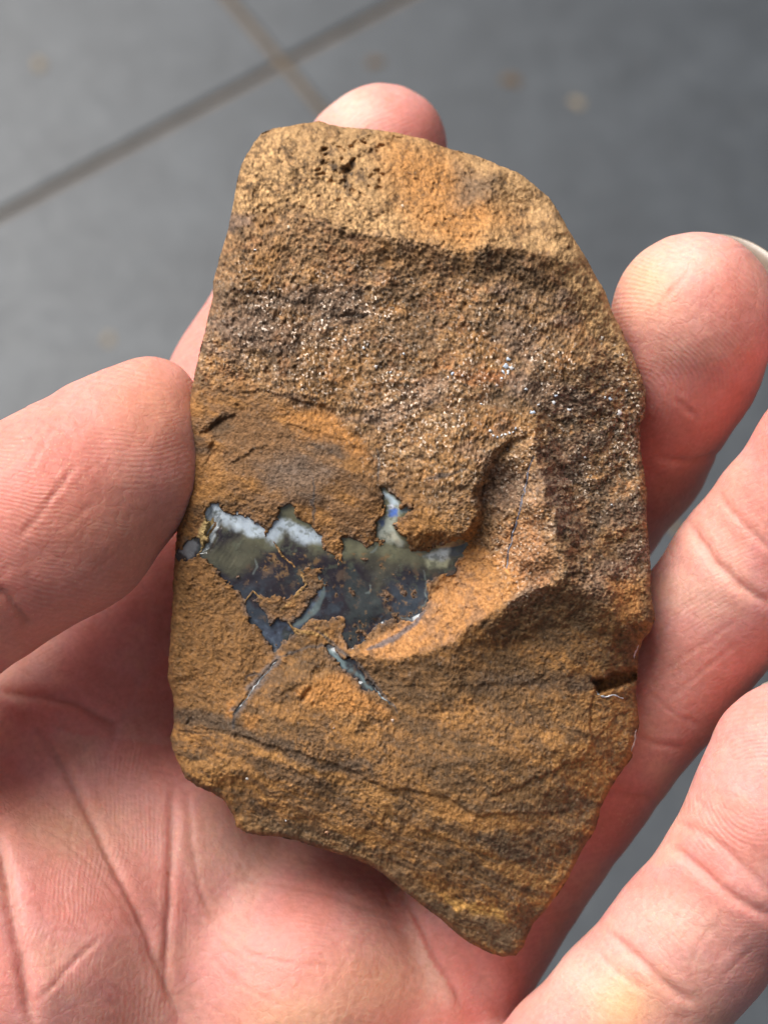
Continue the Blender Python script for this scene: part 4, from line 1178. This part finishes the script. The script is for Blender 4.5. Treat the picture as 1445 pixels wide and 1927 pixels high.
def mat_skin():
    k = NT('skin')
    co = k.coords()
    col_ = k.attr('tint').outputs['Color']
    ph = k.attr('phase').outputs['Fac']; am = k.attr('ridge').outputs['Fac']
    nz1 = k.noise(260, 4, 0.6, co); nzf = k.noise(1500, 4, 0.6, co)
    arg = k.math('ADD', k.math('MULTIPLY', ph, 2 * math.pi / 0.52), k.math('MULTIPLY', nz1, 9.0))
    sn = k.math('MULTIPLY', k.math('ADD', k.math('SINE', arg), 1.0), 0.5)
    patch = k.ramp(k.noise(170, 3, 0.5, co), [(0.40, 0.05), (0.66, 1.0)])
    sn = k.math('MULTIPLY', k.math('MULTIPLY', sn, am), patch)
    vo = k.n('ShaderNodeTexVoronoi', feature='DISTANCE_TO_EDGE'); vo.inputs['Scale'].default_value = 520
    wv = k.n('ShaderNodeVectorMath', operation='ADD'); k.l(co, wv.inputs[0])
    nv = k.n('ShaderNodeTexNoise'); nv.inputs['Scale'].default_value = 900; k.l(co, nv.inputs['Vector'])
    sc = k.n('ShaderNodeVectorMath', operation='SCALE'); k.l(nv.outputs['Color'], sc.inputs[0]); sc.inputs['Scale'].default_value = 0.0016
    k.l(sc.outputs[0], wv.inputs[1]); k.l(wv.outputs[0], vo.inputs['Vector'])
    fine = k.ramp(vo.outputs['Distance'], [(0.0, 0.0), (0.10, 1.0)])
    mott = k.ramp(nzf, [(0.3, (0.86, 0.80, 0.78, 1)), (0.7, (1.10, 1.10, 1.08, 1))])
    c1 = k.mix(0.7, col_, mott, 'MULTIPLY')
    c1 = k.mix(k.math('MULTIPLY', sn, 0.15), c1, (0.90, 0.68, 0.55, 1))
    # dry, dusty specks left by the stone
    dust = k.math('MULTIPLY', k.ramp(k.noise(2600, 3, 0.7, co), [(0.61, 0.0), (0.70, 1.0)]), k.ramp(k.noise(120, 3, 0.5, co), [(0.45, 0.0), (0.65, 1.0)]))
    c1 = k.mix(k.math('MULTIPLY', dust, 0.55), c1, (0.85, 0.60, 0.40, 1))
    k.l(c1, k.p.inputs['Base Color'])
    k.p.inputs['Subsurface Weight'].default_value = 0.8
    k.p.inputs['Subsurface Radius'].default_value = (1.0, 0.28, 0.14)
    k.p.inputs['Subsurface Scale'].default_value = 0.0017
    k.l(k.ramp(nzf, [(0.3, 0.42), (0.7, 0.58)]), k.p.inputs['Roughness'])
    k.p.inputs['Specular IOR Level'].default_value = 0.38
    b = k.bump(nz1, 0.15, 0.001)
    b = k.bump(fine, 0.13, 0.00020, b)
    b = k.bump(sn, 0.5, 0.00011, b)
    b = k.bump(nzf, 0.30, 0.0002, b)
    k.l(b, k.p.inputs['Normal'])
    return k.m
skin = mat_skin()
hand = mesh_np('hand', HV, HQ, skin, HO)
add_attr(hand, 'tint', np.clip(sk, .02, .9)); add_attr(hand, 'phase', phase); add_attr(hand, 'ridge', amt)
tag(hand, 'left hand, palm up, thumb and curled fingers holding the brown rock above the tiles', 'hand')

# fingernails: thin curved plates on the far side of the fingertips
def mat_nail():
    k = NT('nail')
    k.l(k.ramp(k.noise(300, 3), [(0.3, (.30, .25, .20, 1)), (0.7, (.38, .32, .26, 1))]), k.p.inputs['Base Color'])
    k.p.inputs['Roughness'].default_value = 0.3
    k.p.inputs['Subsurface Weight'].default_value = 0.4
    k.p.inputs['Subsurface Radius'].default_value = (1, .6, .4)
    k.p.inputs['Subsurface Scale'].default_value = 0.001
    return k.m
nail_m = mat_nail()
def nail(tip, back, axis, length=11, over=1.3, span=58, lift=0.15):
    c0 = P(*tip); R = c0[3] + lift
    n = np.array(back, float); n /= np.linalg.norm(n)
    a_ = np.array(axis, float); a_ -= n * (a_ @ n); a_ /= np.linalg.norm(a_)
    w = np.cross(a_, n)
    nu, nv_ = 21, 17
    vs = []
    for lay_ in (0, -0.45):
        for j in range(nv_):
            s = -length + (length + R * 0.80 + over) * j / (nv_ - 1)
            for i in range(nu):
                f = math.radians(span) * (2 * i / (nu - 1) - 1)
                endr = 1 - 0.16 * (abs(2 * i / (nu - 1) - 1) ** 2.2) * (j / (nv_ - 1)) ** 3 * 2
                flat = R * (1.0 - 0.10 * max(0, s / R) ** 2) + lay_
                vs.append(c0[:3] + n * flat * math.cos(f) + w * flat * math.sin(f) + a_ * s * endr)
    vs = np.array(vs); q = []
    m = nu * nv_
    for j in range(nv_ - 1):
        for i in range(nu - 1):
            p = j * nu + i
            q.append((p, p + 1, p + nu + 1, p + nu)); q.append((m + p + nu, m + p + nu + 1, m + p + 1, m + p))
    border = [j * nu for j in range(nv_)] + [(nv_ - 1) * nu + i for i in range(1, nu)] + [j * nu + nu - 1 for j in range(nv_ - 2, -1, -1)] + [i for i in range(nu - 2, 0, -1)]
    for i, p in enumerate(border):
        r = border[(i + 1) % len(border)]
        q.append((p, r, m + r, m + p))
    mesh_np('fingernail', vs, np.array(q), nail_m, vs.mean(0), hand)
nail(CH['middle'][-1], (0.62, 0.22, -0.75), (0.42, 0.80, 0.30), over=0.35, lift=-0.05)
nail(CH['index'][-1], (0.45, 0.25, -0.85), (0.2, 0.95, 0.1), over=-3.0, lift=-0.5)
nail((262,800,-7,118), (-0.45, 0.45, -0.78), (0.5, 0.5, -0.2), over=-2.5, length=8, lift=-0.3)
nail(CH['ring'][-1], (0.35, 0.25, -0.88), (0.55, 0.75, 0.1), over=0, lift=-0.1)
nail(CH['pinky'][-1], (0.45, 0.2, -0.85), (0.4, 0.8, 0.1), over=0, lift=-0.1)
